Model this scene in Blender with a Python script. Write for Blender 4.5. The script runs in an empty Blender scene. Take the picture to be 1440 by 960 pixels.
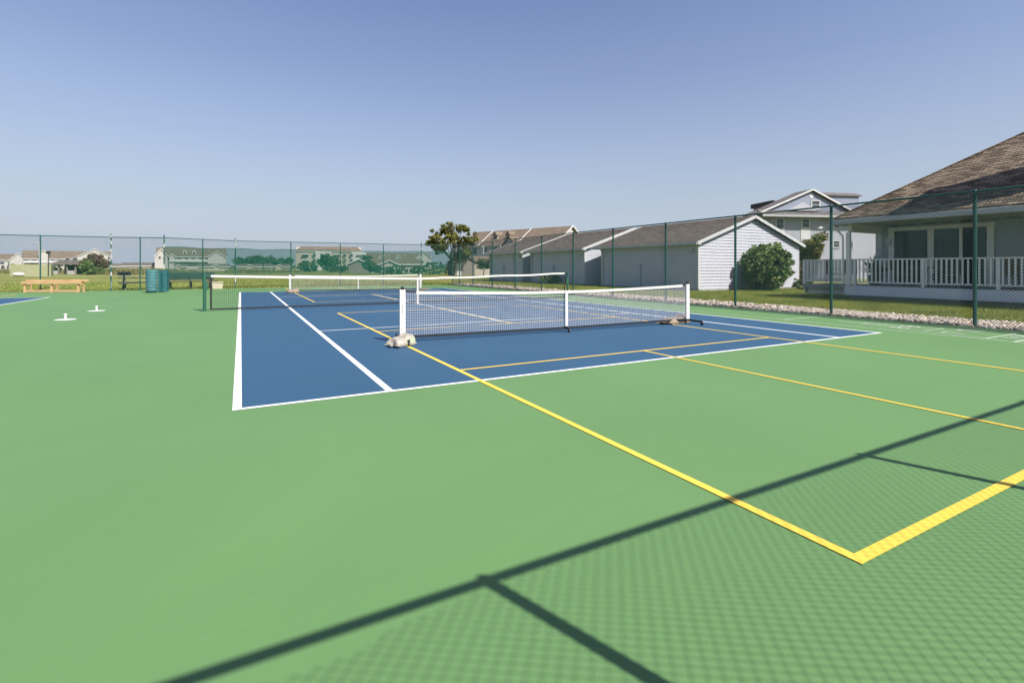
import bpy, math, random
import numpy as np
from mathutils import Vector, Matrix
R = math.radians
random.seed(7); rng = np.random.default_rng(7)
SC = bpy.context.scene
COL = SC.collection

# ------------------------------------------------------------------ camera, sky, sun, exposure
YAW = 0.4974
CAM = (0.011, -5.172, 1.281)
FPX = 702.7 / 1440.0
cd = bpy.data.cameras.new('camera'); cam = bpy.data.objects.new('camera', cd); COL.objects.link(cam)
cam.location = CAM; cam.rotation_euler = (R(90), 0, -YAW)
cd.sensor_width = 36; cd.lens = 36 * FPX; cd.shift_y = -0.0724
cd.clip_start = 0.05; cd.clip_end = 5000
SC.camera = cam
SUN_EL = R(48); SUN_AZ = (0.33, -0.944)          # towards the sun, on the ground
w = bpy.data.worlds.new('World'); SC.world = w; w.use_nodes = True
wt = w.node_tree; wt.nodes.clear()
sky = wt.nodes.new('ShaderNodeTexSky'); sky.sky_type = 'NISHITA'; sky.sun_disc = False
sky.sun_elevation = SUN_EL; sky.sun_rotation = math.atan2(SUN_AZ[0], SUN_AZ[1])
sky.altitude = 0; sky.air_density = 1.5; sky.dust_density = 1.2; sky.ozone_density = 6.5
hs = wt.nodes.new('ShaderNodeHueSaturation'); hs.inputs['Saturation'].default_value = 0.95; hs.inputs['Hue'].default_value = 0.519
bg = wt.nodes.new('ShaderNodeBackground'); bg.inputs['Strength'].default_value = 0.072
wo = wt.nodes.new('ShaderNodeOutputWorld')
wc = wt.nodes.new('ShaderNodeTexCoord'); wx = wt.nodes.new('ShaderNodeSeparateXYZ'); wr = wt.nodes.new('ShaderNodeValToRGB'); wm = wt.nodes.new('ShaderNodeMix'); wm.data_type = 'RGBA'
el = wr.color_ramp.elements
for q, k in ((.105, .66), (.215, .42), (.35, .16)): el.new(q)
for e_, (q, k) in zip(el, ((0, .96), (.105, .68), (.215, .42), (.35, .18), (.55, 0))): e_.position = q; e_.color = (k, k, k, 1)
wt.links.new(wc.outputs['Generated'], wx.inputs[0]); wt.links.new(wx.outputs[2], wr.inputs[0]); wt.links.new(wr.outputs[0], wm.inputs[0])
wm.inputs[7].default_value = (3.9, 4.4, 5.45, 1)       # pale summer haze low in the sky
wt.links.new(sky.outputs[0], hs.inputs['Color']); wt.links.new(hs.outputs[0], wm.inputs[6]); wt.links.new(wm.outputs[2], bg.inputs[0]); wt.links.new(bg.outputs[0], wo.inputs[0])
sl = bpy.data.lights.new('sun', 'SUN'); sl.energy = 5.0; sl.angle = R(0.45); sl.color = (1, 0.95, 0.87)
so = bpy.data.objects.new('sun', sl); COL.objects.link(so)
sv = Vector((SUN_AZ[0] * math.cos(SUN_EL), SUN_AZ[1] * math.cos(SUN_EL), math.sin(SUN_EL)))
so.rotation_euler = sv.to_track_quat('Z', 'Y').to_euler(); so.location = (10, -20, 30)
SC.view_settings.view_transform = 'Standard'; SC.view_settings.look = 'None'
SC.view_settings.gamma = 1; SC.view_settings.use_curve_mapping = False
SC.view_settings.exposure = 0.88

# ------------------------------------------------------------------ helpers
def V(*a): return Vector(a)

class MB:
    """collects faces; build() links them as ONE mesh object"""
    def __init__(s): s.v = []; s.f = []
    def add(s, vs, fs):
        b = len(s.v); s.v += [tuple(p) for p in vs]; s.f += [tuple(i + b for i in f) for f in fs]; return s
    def poly(s, *p): return s.add(p, [tuple(range(len(p)))])
    def box(s, x0, y0, z0, x1, y1, z1):
        vs = [(x, y, z) for z in (z0, z1) for y in (y0, y1) for x in (x0, x1)]
        return s.add(vs, [(0, 2, 3, 1), (4, 5, 7, 6), (0, 1, 5, 4), (2, 6, 7, 3), (0, 4, 6, 2), (1, 3, 7, 5)])
    def obox(s, c, ax, ay, az):
        c = Vector(c); ax = Vector(ax); ay = Vector(ay); az = Vector(az)
        vs = [c + ax * i + ay * j + az * k for k in (-1, 1) for j in (-1, 1) for i in (-1, 1)]
        return s.add(vs, [(0, 2, 3, 1), (4, 5, 7, 6), (0, 1, 5, 4), (2, 6, 7, 3), (0, 4, 6, 2), (1, 3, 7, 5)])
    def bar(s, p, q, w, h, up=(0, 0, 1)):
        p = Vector(p); q = Vector(q); d = (q - p); L = d.length
        if L < 1e-6: return s
        d /= L; up = Vector(up)
        if abs(d.dot(up)) > .98: up = Vector((0, 1, 0))
        sd = d.cross(up).normalized(); u2 = sd.cross(d).normalized()
        return s.obox((p + q) / 2, d * (L / 2), sd * (w / 2), u2 * (h / 2))
    def tube(s, p, q, r, n=8, r2=None, caps=True):
        p = Vector(p); q = Vector(q); r2 = r if r2 is None else r2
        d = (q - p)
        if d.length < 1e-7: return s
        d.normalize()
        a = d.orthogonal().normalized(); b = d.cross(a)
        vs = []
        for c, rr in ((p, r), (q, r2)):
            for i in range(n):
                t = 2 * math.pi * i / n
                vs.append(c + (a * math.cos(t) + b * math.sin(t)) * rr)
        fs = [(i, (i + 1) % n, n + (i + 1) % n, n + i) for i in range(n)]
        if caps: fs += [tuple(range(n - 1, -1, -1)), tuple(range(n, 2 * n))]
        return s.add(vs, fs)
    def path(s, pts, r, n=8):
        for a, b in zip(pts[:-1], pts[1:]): s.tube(a, b, r, n)
        return s
    def lathe(s, prof, c=(0, 0, 0), n=16):
        vs = []; fs = []; m = len(prof)
        for r, z in prof:
            for i in range(n):
                t = 2 * math.pi * i / n
                vs.append((c[0] + r * math.cos(t), c[1] + r * math.sin(t), c[2] + z))
        for k in range(m - 1):
            for i in range(n):
                fs.append((k * n + i, k * n + (i + 1) % n, (k + 1) * n + (i + 1) % n, (k + 1) * n + i))
        fs.append(tuple(range(n - 1, -1, -1))); fs.append(tuple(range((m - 1) * n, m * n)))
        return s.add(vs, fs)
    def ball(s, c, rx, ry=None, rz=None, n=10, jit=0):
        ry = rx if ry is None else ry; rz = rx if rz is None else rz
        prof = [(math.sin(math.pi * k / n), -math.cos(math.pi * k / n)) for k in range(n + 1)]
        prof[0] = (0.02, -1); prof[-1] = (0.02, 1)
        t = MB().lathe(prof, n=n * 2)
        vs = []
        for x, y, z in t.v:
            j = 1 + (random.uniform(-jit, jit) if jit else 0)
            vs.append((c[0] + x * rx * j, c[1] + y * ry * j, c[2] + z * rz * j))
        return s.add(vs, t.f)
    def prism(s, pts, axis_vec):
        """extrude a polygon (list of 3D points) along a vector"""
        n = len(pts); a = [Vector(p) for p in pts]; b = [p + Vector(axis_vec) for p in a]
        fs = [tuple(range(n - 1, -1, -1)), tuple(range(n, 2 * n))]
        fs += [(i, (i + 1) % n, n + (i + 1) % n, n + i) for i in range(n)]
        return s.add(a + b, fs)
    def build(s, name, m, parent=None, loc=(0, 0, 0), smooth=False, bevel=0, world=False):
        me = bpy.data.meshes.new(name)
        vs = s.v
        if world and parent is not None:
            r = parent
            while r.parent is not None: r = r.parent
            o = r.location
            vs = [(x - o.x, y - o.y, z - o.z) for x, y, z in vs]
        me.from_pydata(vs, [], s.f); me.validate(); me.update()
        ob = bpy.data.objects.new(name, me); COL.objects.link(ob)
        me.materials.append(m)
        if parent is not None: ob.parent = parent
        else: ob.location = loc
        if smooth:
            for p in me.polygons: p.use_smooth = True
        if bevel:
            md = ob.modifiers.new('bevel', 'BEVEL'); md.width = bevel; md.segments = 2; md.limit_method = 'ANGLE'
        return ob

def np_mesh(name, verts, faces, m, parent=None, loc=(0, 0, 0), smooth=False):
    """verts (n,3), faces (m,k) all the same size"""
    me = bpy.data.meshes.new(name)
    nv = len(verts); nf, k = faces.shape
    me.vertices.add(nv); me.vertices.foreach_set('co', np.asarray(verts, dtype=np.float32).ravel())
    me.loops.add(nf * k); me.loops.foreach_set('vertex_index', faces.astype(np.int32).ravel())
    me.polygons.add(nf); me.polygons.foreach_set('loop_start', np.arange(0, nf * k, k, dtype=np.int32))
    me.polygons.foreach_set('loop_total', np.full(nf, k, dtype=np.int32))
    me.update(); me.validate()
    ob = bpy.data.objects.new(name, me); COL.objects.link(ob); me.materials.append(m)
    if parent is not None: ob.parent = parent
    else: ob.location = loc
    if smooth: me.polygons.foreach_set('use_smooth', np.ones(nf, dtype=bool))
    return ob

def tag(o, label, cat, group=None, kind=None):
    o['label'] = label; o['category'] = cat
    if group: o['group'] = group
    if kind: o['kind'] = kind
    return o
def thing(name, label, cat, loc=(0, 0, 0), rz=0, group=None):
    o = bpy.data.objects.new(name, None); COL.objects.link(o)
    o.empty_display_size = .2
    o.location = loc; o.rotation_euler = (0, 0, rz)
    return tag(o, label, cat, group)
def struct(o, kind='structure'):
    o['kind'] = kind; return o
def copy_tree(o, parent=None):
    c = o.copy(); COL.objects.link(c)
    if parent is not None: c.parent = parent
    for ch in o.children: copy_tree(ch, c)
    return c
def at(px, Z):
    """ground point on the bearing seen px (1440 wide) across, Z metres in front of the viewpoint"""
    X = (px - 720) / 702.7 * Z
    c, s = math.cos(YAW), math.sin(YAW)
    return CAM[0] + X * c + Z * s, CAM[1] - X * s + Z * c
def hz(py, Z): return CAM[2] + (375.7 - py) * Z / 702.7

# ------------------------------------------------------------------ materials
def nt(name):
    m = bpy.data.materials.new(name); m.use_nodes = True
    n = m.node_tree; b = n.nodes['Principled BSDF']
    return m, n, b
def lk(n, a, b): n.links.new(a, b)
def noise(n, scale, detail=3, rough=.55, coord='Object', dist=0):
    tc = n.nodes.new('ShaderNodeTexCoord'); x = n.nodes.new('ShaderNodeTexNoise')
    x.inputs['Scale'].default_value = scale; x.inputs['Detail'].default_value = detail; x.inputs['Roughness'].default_value = rough
    x.inputs['Distortion'].default_value = dist
    lk(n, tc.outputs[coord], x.inputs['Vector']); return x
def ramp(n, src, stops):
    r = n.nodes.new('ShaderNodeValToRGB'); e = r.color_ramp.elements
    while len(e) < len(stops): e.new(.5)
    for i, (p, c) in enumerate(stops):
        e[i].position = p; e[i].color = (*c, 1) if len(c) == 3 else c
    lk(n, src, r.inputs[0]); return r
def mul(c, k): return tuple(min(1, x * k) for x in c)
def mat(name, col, rough=.6, var=.12, scale=6, metal=0, bump=0, bscale=60, spec=.3, coord='Object'):
    m, n, b = nt(name)
    x = noise(n, scale, 4, coord=coord)
    r = ramp(n, x.outputs['Fac'], [(.3, mul(col, 1 - var)), (.7, mul(col, 1 + var))])
    lk(n, r.outputs[0], b.inputs['Base Color'])
    b.inputs['Roughness'].default_value = rough; b.inputs['Metallic'].default_value = metal
    b.inputs['Specular IOR Level'].default_value = spec
    if bump:
        y = noise(n, bscale, 4, coord=coord); bp = n.nodes.new('ShaderNodeBump'); bp.inputs['Strength'].default_value = bump
        bp.inputs['Distance'].default_value = .01
        lk(n, y.outputs['Fac'], bp.inputs['Height']); lk(n, bp.outputs[0], b.inputs['Normal'])
    return m
def mixc(n, fac, a, b, mode='MIX'):
    x = n.nodes.new('ShaderNodeMix'); x.data_type = 'RGBA'; x.blend_type = mode
    if isinstance(fac, (int, float)): x.inputs[0].default_value = fac
    else: lk(n, fac, x.inputs[0])
    for i, c in ((6, a), (7, b)):
        if isinstance(c, tuple): x.inputs[i].default_value = (*c, 1)
        else: lk(n, c, x.inputs[i])
    return x.outputs[2]

def court_mat(name, col, k=1):
    """acrylic court paint: broad roller tone drift, fine sand grain, faint pale scuffs"""
    m, n, b = nt(name)
    big = noise(n, .35, 5, .6, dist=.6); c1 = ramp(n, big.outputs['Fac'], [(.3, mul(col, .95)), (.7, mul(col, 1.05))])
    fine = noise(n, 420, 2); c2 = ramp(n, fine.outputs['Fac'], [(.3, (.88, .88, .88)), (.7, (1.1, 1.1, 1.1))])
    c = mixc(n, 1.0, c1.outputs[0], c2.outputs[0], 'MULTIPLY')
    # scuffs
    tc = n.nodes.new('ShaderNodeTexCoord'); mp = n.nodes.new('ShaderNodeMapping'); mp.inputs['Scale'].default_value = (1.2, 5, 1); mp.inputs['Rotation'].default_value = (0, 0, .6)
    lk(n, tc.outputs['Object'], mp.inputs['Vector'])
    sn = n.nodes.new('ShaderNodeTexNoise'); sn.inputs['Scale'].default_value = 3.2; sn.inputs['Detail'].default_value = 7; sn.inputs['Roughness'].default_value = .72
    lk(n, mp.outputs[0], sn.inputs['Vector'])
    sr = ramp(n, sn.outputs['Fac'], [(.60, (0, 0, 0)), (.8, (.42, .42, .42))])
    c = mixc(n, sr.outputs[0], c, tuple(min(1, x * 1.25 + .06) for x in col))
    # small dark flecks
    vr = n.nodes.new('ShaderNodeTexVoronoi'); vr.inputs['Scale'].default_value = 1.7; lk(n, tc.outputs['Object'], vr.inputs['Vector'])
    fr = ramp(n, vr.outputs['Distance'], [(.008, (.7, .7, .7)), (.016, (0, 0, 0))])
    c = mixc(n, fr.outputs[0], c, mul(col, .35))
    lk(n, c, b.inputs['Base Color'])
    b.inputs['Roughness'].default_value = .62; b.inputs['Specular IOR Level'].default_value = .3
    bp = n.nodes.new('ShaderNodeBump'); bp.inputs['Strength'].default_value = .35; bp.inputs['Distance'].default_value = .002
    lk(n, fine.outputs['Fac'], bp.inputs['Height']); lk(n, bp.outputs[0], b.inputs['Normal'])
    return m
M = {}
M['green'] = court_mat('green_court_paint', (.093, .186, .067))
M['blue'] = court_mat('blue_court_paint', (.023, .070, .130))
M['white_line'] = mat('white_line_paint', (.62, .62, .60), .6, .06, 9, bump=.2, bscale=300)
M['yellow_line'] = mat('yellow_line_paint', (.66, .44, .06), .6, .06, 9, bump=.2, bscale=300)
M['faded_line'] = mat('faded_white_paint', (.42, .47, .40), .6, .2, 14)
M['fence'] = mat('green_vinyl_coating', (.010, .068, .056), .4, .25, 5, spec=.5)
M['wire'] = mat('green_vinyl_wire', (.012, .075, .068), .4, .2, 3)
def worn():
    m, n, b = nt('worn_post_coating')
    x = noise(n, 3.2, 6, .7); r = ramp(n, x.outputs['Fac'], [(.50, (.012, .07, .058)), (.56, (.42, .43, .42))])
    lk(n, r.outputs[0], b.inputs['Base Color']); b.inputs['Roughness'].default_value = .5
    return m
M['worn'] = worn()
def screen():
    m, n, b = nt('windscreen_fabric'); n.nodes.remove(b)
    out = n.nodes['Material Output']
    d = n.nodes.new('ShaderNodeBsdfDiffuse'); t = n.nodes.new('ShaderNodeBsdfTranslucent'); tr = n.nodes.new('ShaderNodeBsdfTransparent')
    x = noise(n, 1.3, 3); r = ramp(n, x.outputs['Fac'], [(.3, (.012, .10, .08)), (.7, (.018, .135, .105))])
    lk(n, r.outputs[0], d.inputs[0]); lk(n, r.outputs[0], t.inputs[0])
    a = n.nodes.new('ShaderNodeMixShader'); a.inputs[0].default_value = .45; lk(n, d.outputs[0], a.inputs[1]); lk(n, t.outputs[0], a.inputs[2])
    e = n.nodes.new('ShaderNodeMixShader'); e.inputs[0].default_value = .45; lk(n, a.outputs[0], e.inputs[1]); lk(n, tr.outputs[0], e.inputs[2])
    lk(n, e.outputs[0], out.inputs[0]); return m
M['screen'] = screen()
M['net_white'] = mat('pale_net_cord', (.34, .34, .37), .8, .1, 8)
M['net_dark'] = mat('dark_net_cord', (.012, .018, .018), .8, .2, 8)
M['band'] = mat('white_net_tape', (.52, .51, .48), .75, .05, 5, bump=.3, bscale=120)
M['white_metal'] = mat('white_powder_coat', (.52, .52, .52), .35, .03, 8, spec=.5)
M['black'] = mat('black_plastic', (.02, .02, .022), .45, .2, 9)
M['black_metal'] = mat('black_metal', (.018, .018, .02), .4, .2, 9, spec=.5)
M['post_green'] = mat('green_net_post', (.02, .085, .055), .4, .2, 4, spec=.5)
def bagm():
    m, n, b = nt('woven_sandbag')
    x = noise(n, 9, 5, .65); r = ramp(n, x.outputs['Fac'], [(.25, (.14, .12, .095)), (.5, (.29, .265, .225)), (.75, (.42, .39, .345))])
    y = noise(n, 5, 2); r2 = ramp(n, y.outputs['Fac'], [(.55, (0, 0, 0)), (.62, (.55, .55, .55))])
    c = mixc(n, r2.outputs[0], r.outputs[0], (.22, .30, .16))
    lk(n, c, b.inputs['Base Color']); b.inputs['Roughness'].default_value = .8
    z = noise(n, 26, 5, .7); bp = n.nodes.new('ShaderNodeBump'); bp.inputs['Strength'].default_value = .45; bp.inputs['Distance'].default_value = .02
    lk(n, z.outputs['Fac'], bp.inputs['Height']); lk(n, bp.outputs[0], b.inputs['Normal']); return m
M['bag'] = bagm()
M['bag_tan'] = mat('tan_sandbag', (.22, .175, .13), .85, .3, 8, bump=.6, bscale=30)
def shingle(name, ca, cb, axis, row=.14, sc=1.0):
    m, n, b = nt(name)
    tc = n.nodes.new('ShaderNodeTexCoord'); sp = n.nodes.new('ShaderNodeSeparateXYZ'); cb_ = n.nodes.new('ShaderNodeCombineXYZ')
    lk(n, tc.outputs['Object'], sp.inputs[0])
    ml = n.nodes.new('ShaderNodeMath'); ml.operation = 'MULTIPLY'; ml.inputs[1].default_value = 1.9
    lk(n, sp.outputs[2], ml.inputs[0]); lk(n, sp.outputs[axis], cb_.inputs[0]); lk(n, ml.outputs[0], cb_.inputs[1])
    br = n.nodes.new('ShaderNodeTexBrick'); lk(n, cb_.outputs[0], br.inputs['Vector'])
    br.inputs['Scale'].default_value = 1; br.inputs['Brick Width'].default_value = .28 * sc; br.inputs['Row Height'].default_value = row * sc
    br.inputs['Mortar Size'].default_value = .010 * sc; br.inputs['Mortar Smooth'].default_value = .4; br.inputs['Bias'].default_value = 0
    br.inputs['Color1'].default_value = (*ca, 1); br.inputs['Color2'].default_value = (*cb, 1)
    br.inputs['Mortar'].default_value = (*mul(ca, .3), 1)
    x = noise(n, 2.2, 6, .7); r = ramp(n, x.outputs['Fac'], [(.3, (.86, .86, .87)), (.7, (1.1, 1.1, 1.08))])
    c = mixc(n, 1.0, br.outputs['Color'], r.outputs[0], 'MULTIPLY')
    lk(n, c, b.inputs['Base Color']); b.inputs['Roughness'].default_value = .9; b.inputs['Specular IOR Level'].default_value = .15
    y = noise(n, 90, 3); bp = n.nodes.new('ShaderNodeBump'); bp.inputs['Strength'].default_value = .6; bp.inputs['Distance'].default_value = .01
    lk(n, y.outputs['Fac'], bp.inputs['Height']); lk(n, bp.outputs[0], b.inputs['Normal'])
    return m
M['roof_grey'] = shingle('grey_brown_shingles', (.085, .068, .058), (.145, .118, .10), 1)
M['roof_tan'] = shingle('tan_brown_shingles', (.085, .064, .047), (.27, .21, .155), 1, .135, 1.0)
M['roof_tan_x'] = shingle('tan_brown_shingles_gable', (.10, .072, .05), (.255, .195, .14), 0, .16, 1.2)
M['roof_far'] = shingle('far_tan_shingles', (.135, .103, .078), (.18, .14, .108), 0, .3, 2)
M['roof_far_dark'] = shingle('far_grey_shingles', (.10, .085, .073), (.14, .12, .105), 0, .3, 2)
M['roof_slate'] = shingle('grey_slate_shingles', (.11, .10, .10), (.17, .15, .145), 0, .16, 1.2)
M['siding'] = mat('grey_vinyl_siding', (.46, .465, .515), .5, .04, 1.5, bump=.1, bscale=40)
M['siding_blue'] = mat('blue_grey_siding', (.34, .36, .42), .5, .04, 1.5)
M['siding_slate'] = mat('slate_blue_siding', (.20, .22, .285), .5, .04, 1.5)
M['siding_pale'] = mat('pale_grey_siding', (.33, .335, .38), .5, .04, 1.5)
M['siding_cream'] = mat('cream_siding', (.40, .35, .29), .6, .05, .5)
M['siding_white'] = mat('far_white_siding', (.40, .38, .36), .6, .06, .5)
M['siding_brown'] = mat('taupe_siding', (.20, .175, .155), .6, .06, .5)
M['trim'] = mat('white_trim', (.50, .50, .50), .45, .04, 3)
M['soffit'] = mat('beige_soffit', (.46, .43, .36), .6, .05, 3)
M['gutter'] = mat('pale_gutter', (.38, .39, .40), .4, .06, 3, spec=.5)
M['deck_white'] = mat('white_railing_paint', (.80, .78, .76), .5, .06, 6)
M['deck_skirt'] = mat('pale_deck_skirt', (.68, .69, .72), .55, .07, 2.5)
M['deck_floor'] = mat('grey_deck_boards', (.30, .29, .28), .7, .12, 4)
M['concrete'] = mat('foundation_concrete', (.34, .34, .35), .85, .15, 4, bump=.3)
def glass(name, col=(.02, .03, .035)):
    m, n, b = nt(name); b.inputs['Base Color'].default_value = (*col, 1)
    b.inputs['Roughness'].default_value = .03; b.inputs['Specular IOR Level'].default_value = .8
    x = noise(n, 1.2, 2); bp = n.nodes.new('ShaderNodeBump'); bp.inputs['Strength'].default_value = .04; bp.inputs['Distance'].default_value = .05
    lk(n, x.outputs['Fac'], bp.inputs['Height']); lk(n, bp.outputs[0], b.inputs['Normal'])
    return m
M['glass'] = glass('dark_window_glass', (.012, .02, .022))
def clearg():
    m, n, b = nt('clear_door_glass'); out = n.nodes['Material Output']
    b.inputs['Base Color'].default_value = (.01, .018, .02, 1); b.inputs['Roughness'].default_value = .02; b.inputs['Specular IOR Level'].default_value = .6
    t = n.nodes.new('ShaderNodeBsdfTransparent'); t.inputs[0].default_value = (.62, .78, .76, 1)
    mx = n.nodes.new('ShaderNodeMixShader'); mx.inputs[0].default_value = .55
    lk(n, t.outputs[0], mx.inputs[1]); lk(n, b.outputs[0], mx.inputs[2]); lk(n, mx.outputs[0], out.inputs[0]); return m
M['clear_glass'] = clearg()
M['room'] = mat('dim_room_paint', (.20, .17, .15), .8, .1, 2)
M['glass_far'] = mat('far_window_glass', (.045, .05, .06), .15, .3, .7, spec=.6)
M['curtain'] = mat('pale_curtain', (.42, .50, .52), .8, .2, 12)
def wood(name, a, b2):
    m, n, b = nt(name)
    tc = n.nodes.new('ShaderNodeTexCoord'); mp = n.nodes.new('ShaderNodeMapping'); mp.inputs['Scale'].default_value = (1.2, 14, 14)
    lk(n, tc.outputs['Object'], mp.inputs['Vector']); x = n.nodes.new('ShaderNodeTexNoise'); x.inputs['Scale'].default_value = 2; x.inputs['Detail'].default_value = 6
    lk(n, mp.outputs[0], x.inputs['Vector']); r = ramp(n, x.outputs['Fac'], [(.3, a), (.7, b2)])
    lk(n, r.outputs[0], b.inputs['Base Color']); b.inputs['Roughness'].default_value = .7; return m
M['wood'] = wood('yellow_pine_wood', (.36, .215, .10), (.50, .34, .18))
M['wood_dark'] = wood('dark_stained_wood', (.05, .05, .045), (.09, .085, .075))
M['teal'] = mat('teal_mesh_fabric', (.014, .085, .095), .7, .25, 5)
M['teal_pale'] = mat('pale_teal_stripe', (.10, .22, .24), .7, .15, 5)
M['tan_bin'] = mat('cream_plastic', (.40, .36, .26), .6, .06, 5)
M['pale_green_shaded'] = mat('pale_green_panel_shaded', (.20, .23, .115), .7, .08, .7)  # enclosure faces on the shaded side, shading put into the colour
M['pale_green_lit'] = mat('pale_green_panel_lit', (.27, .27, .15), .7, .08, .7)  # same enclosure, brighter face: sunlit tone painted into the panel colour
M['lamp_white'] = mat('white_lamp_housing', (.52, .52, .5), .4, .04, 6)
M['chair'] = mat('brown_wicker', (.15, .075, .05), .7, .3, 20, bump=.5, bscale=90)
M['print'] = mat('brown_print', (.16, .09, .06), .6)
M['bark'] = mat('tree_bark', (.085, .065, .05), .9, .35, 7, bump=.8, bscale=25)
def leaf(name, stops):
    m, n, b = nt(name); out = n.nodes['Material Output']
    g = n.nodes.new('ShaderNodeNewGeometry'); r = ramp(n, g.outputs['Random Per Island'], stops)
    x = noise(n, .9, 3); r2 = ramp(n, x.outputs['Fac'], [(.35, (.7, .75, .75)), (.65, (1.25, 1.2, 1.1))])
    c = mixc(n, 1.0, r.outputs[0], r2.outputs[0], 'MULTIPLY')
    lk(n, c, b.inputs['Base Color']); b.inputs['Roughness'].default_value = .55; b.inputs['Specular IOR Level'].default_value = .25
    t = n.nodes.new('ShaderNodeBsdfTranslucent'); lk(n, c, t.inputs[0])
    mx = n.nodes.new('ShaderNodeMixShader'); mx.inputs[0].default_value = .28
    lk(n, b.outputs[0], mx.inputs[1]); lk(n, t.outputs[0], mx.inputs[2]); lk(n, mx.outputs[0], out.inputs[0]); return m
M['leaf_tree'] = leaf('olive_tree_leaves', [(0, (.04, .065, .018)), (.4, (.115, .14, .032)), (.8, (.24, .22, .055)), (1, (.29, .21, .075))])
M['leaf_bush'] = leaf('glossy_bush_leaves', [(0, (.045, .09, .028)), (.5, (.14, .215, .06)), (1, (.34, .38, .15))])
M['leaf_far'] = leaf('far_tree_leaves', [(0, (.05, .085, .045)), (.6, (.095, .135, .065)), (1, (.15, .17, .085))])
M['leaf_red'] = leaf('reddish_tree_leaves', [(0, (.09, .055, .04)), (.6, (.16, .10, .07)), (1, (.14, .14, .06))])
M['leaf_dark'] = leaf('dark_plant_leaves', [(0, (.018, .03, .025)), (1, (.05, .075, .05))])
def grassm(name, far=False):
    m, n, b = nt(name)
    a = noise(n, .09, 5, .6); r = ramp(n, a.outputs['Fac'], [(.3, (.13, .16, .035)), (.5, (.19, .195, .05)), (.7, (.25, .22, .085))])
    c_ = noise(n, 7, 5, .7); r2 = ramp(n, c_.outputs['Fac'], [(.3, (.6, .65, .6)), (.7, (1.3, 1.25, 1.2))])
    c = mixc(n, 1.0, r.outputs[0], r2.outputs[0], 'MULTIPLY')
    lk(n, c, b.inputs['Base Color']); b.inputs['Roughness'].default_value = .9; b.inputs['Specular IOR Level'].default_value = .1
    bp = n.nodes.new('ShaderNodeBump'); bp.inputs['Strength'].default_value = .8; bp.inputs['Distance'].default_value = .08
    lk(n, c_.outputs['Fac'], bp.inputs['Height']); lk(n, bp.outputs[0], b.inputs['Normal']); return m
M['grass'] = grassm('mown_grass_ground')
M['blade'] = leaf('grass_blades', [(0, (.12, .19, .026)), (.5, (.25, .295, .052)), (.85, (.37, .36, .095)), (1, (.44, .39, .16))])
M['blade_dry'] = leaf('dry_reed_blades', [(0, (.10, .12, .035)), (.5, (.20, .18, .07)), (1, (.30, .24, .12))])
def gravelm():
    m, n, b = nt('pale_river_stone'); g = n.nodes.new('ShaderNodeNewGeometry')
    r = ramp(n, g.outputs['Random Per Island'], [(0, (.16, .12, .085)), (.25, (.30, .235, .18)), (.6, (.40, .335, .275)), (1, (.50, .45, .40))])
    lk(n, r.outputs[0], b.inputs['Base Color']); b.inputs['Roughness'].default_value = .7; return m
M['stone'] = gravelm()
M['gravel_bed'] = mat('gravel_bed', (.34, .28, .22), .9, .4, 16, bump=1, bscale=25)
M['path'] = mat('sandy_path', (.34, .30, .22), .9, .1, .8)
M['mulch'] = mat('brown_mulch', (.16, .085, .055), .95, .35, 9, bump=1, bscale=30)

# ------------------------------------------------------------------ ground, courts, painted lines
def sheet(name, m, x0, y0, x1, y1, z, nx=1, ny=1):
    xs = np.linspace(x0, x1, nx + 1); ys = np.linspace(y0, y1, ny + 1)
    mb = MB()
    for i in range(nx):
        for j in range(ny): mb.poly((xs[i], ys[j], z), (xs[i + 1], ys[j], z), (xs[i + 1], ys[j + 1], z), (xs[i], ys[j + 1], z))
    return struct(mb.build(name, m))
sheet('ground', M['grass'], -2500, -600, 2500, 3500, -.05)
def slab():
    mb = MB(); x0, y0, x1, y1 = -24, -9, 13.82, 29.3
    mb.box(x0, y0, -.12, x1, y1, 0); return mb.build('court_surface', M['green'])
struct(slab())
sheet('blue_court', M['blue'], 0, 0, 10.97, 23.77, .002)
sheet('blue_court', M['blue'], -18.2, 0, -7.15, 23.0, .002)
WL = MB(); YL = MB(); FL = MB()
def rect(mb, x0, y0, x1, y1, z): mb.poly((x0, y0, z), (x1, y0, z), (x1, y1, z), (x0, y1, z))
def seg(mb, a, b, w, z):
    a = Vector((*a, z)); b = Vector((*b, z)); d = (b - a).normalized(); s = Vector((-d.y, d.x, 0)) * w / 2
    mb.poly(a - s, b - s, b + s, a + s)
lw = .055; zw = .0035
rect(WL, 0 - .055, -.06, .02, 23.83, zw); rect(WL, 10.95, -.06, 11.02, 23.83, zw)
rect(WL, .02, -.06, 10.95, .0, zw); rect(WL, .02, 23.77, 10.95, 23.83, zw)
for x in (1.37, 9.6): rect(WL, x - lw / 2 - .01, 0, x + lw / 2 + .01, 23.77, zw)
for y in (5.485, 18.285): rect(WL, 1.41, y - .025, 9.56, y + .025, zw)
rect(WL, 5.46, 5.51, 5.51, 18.26, zw)
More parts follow.
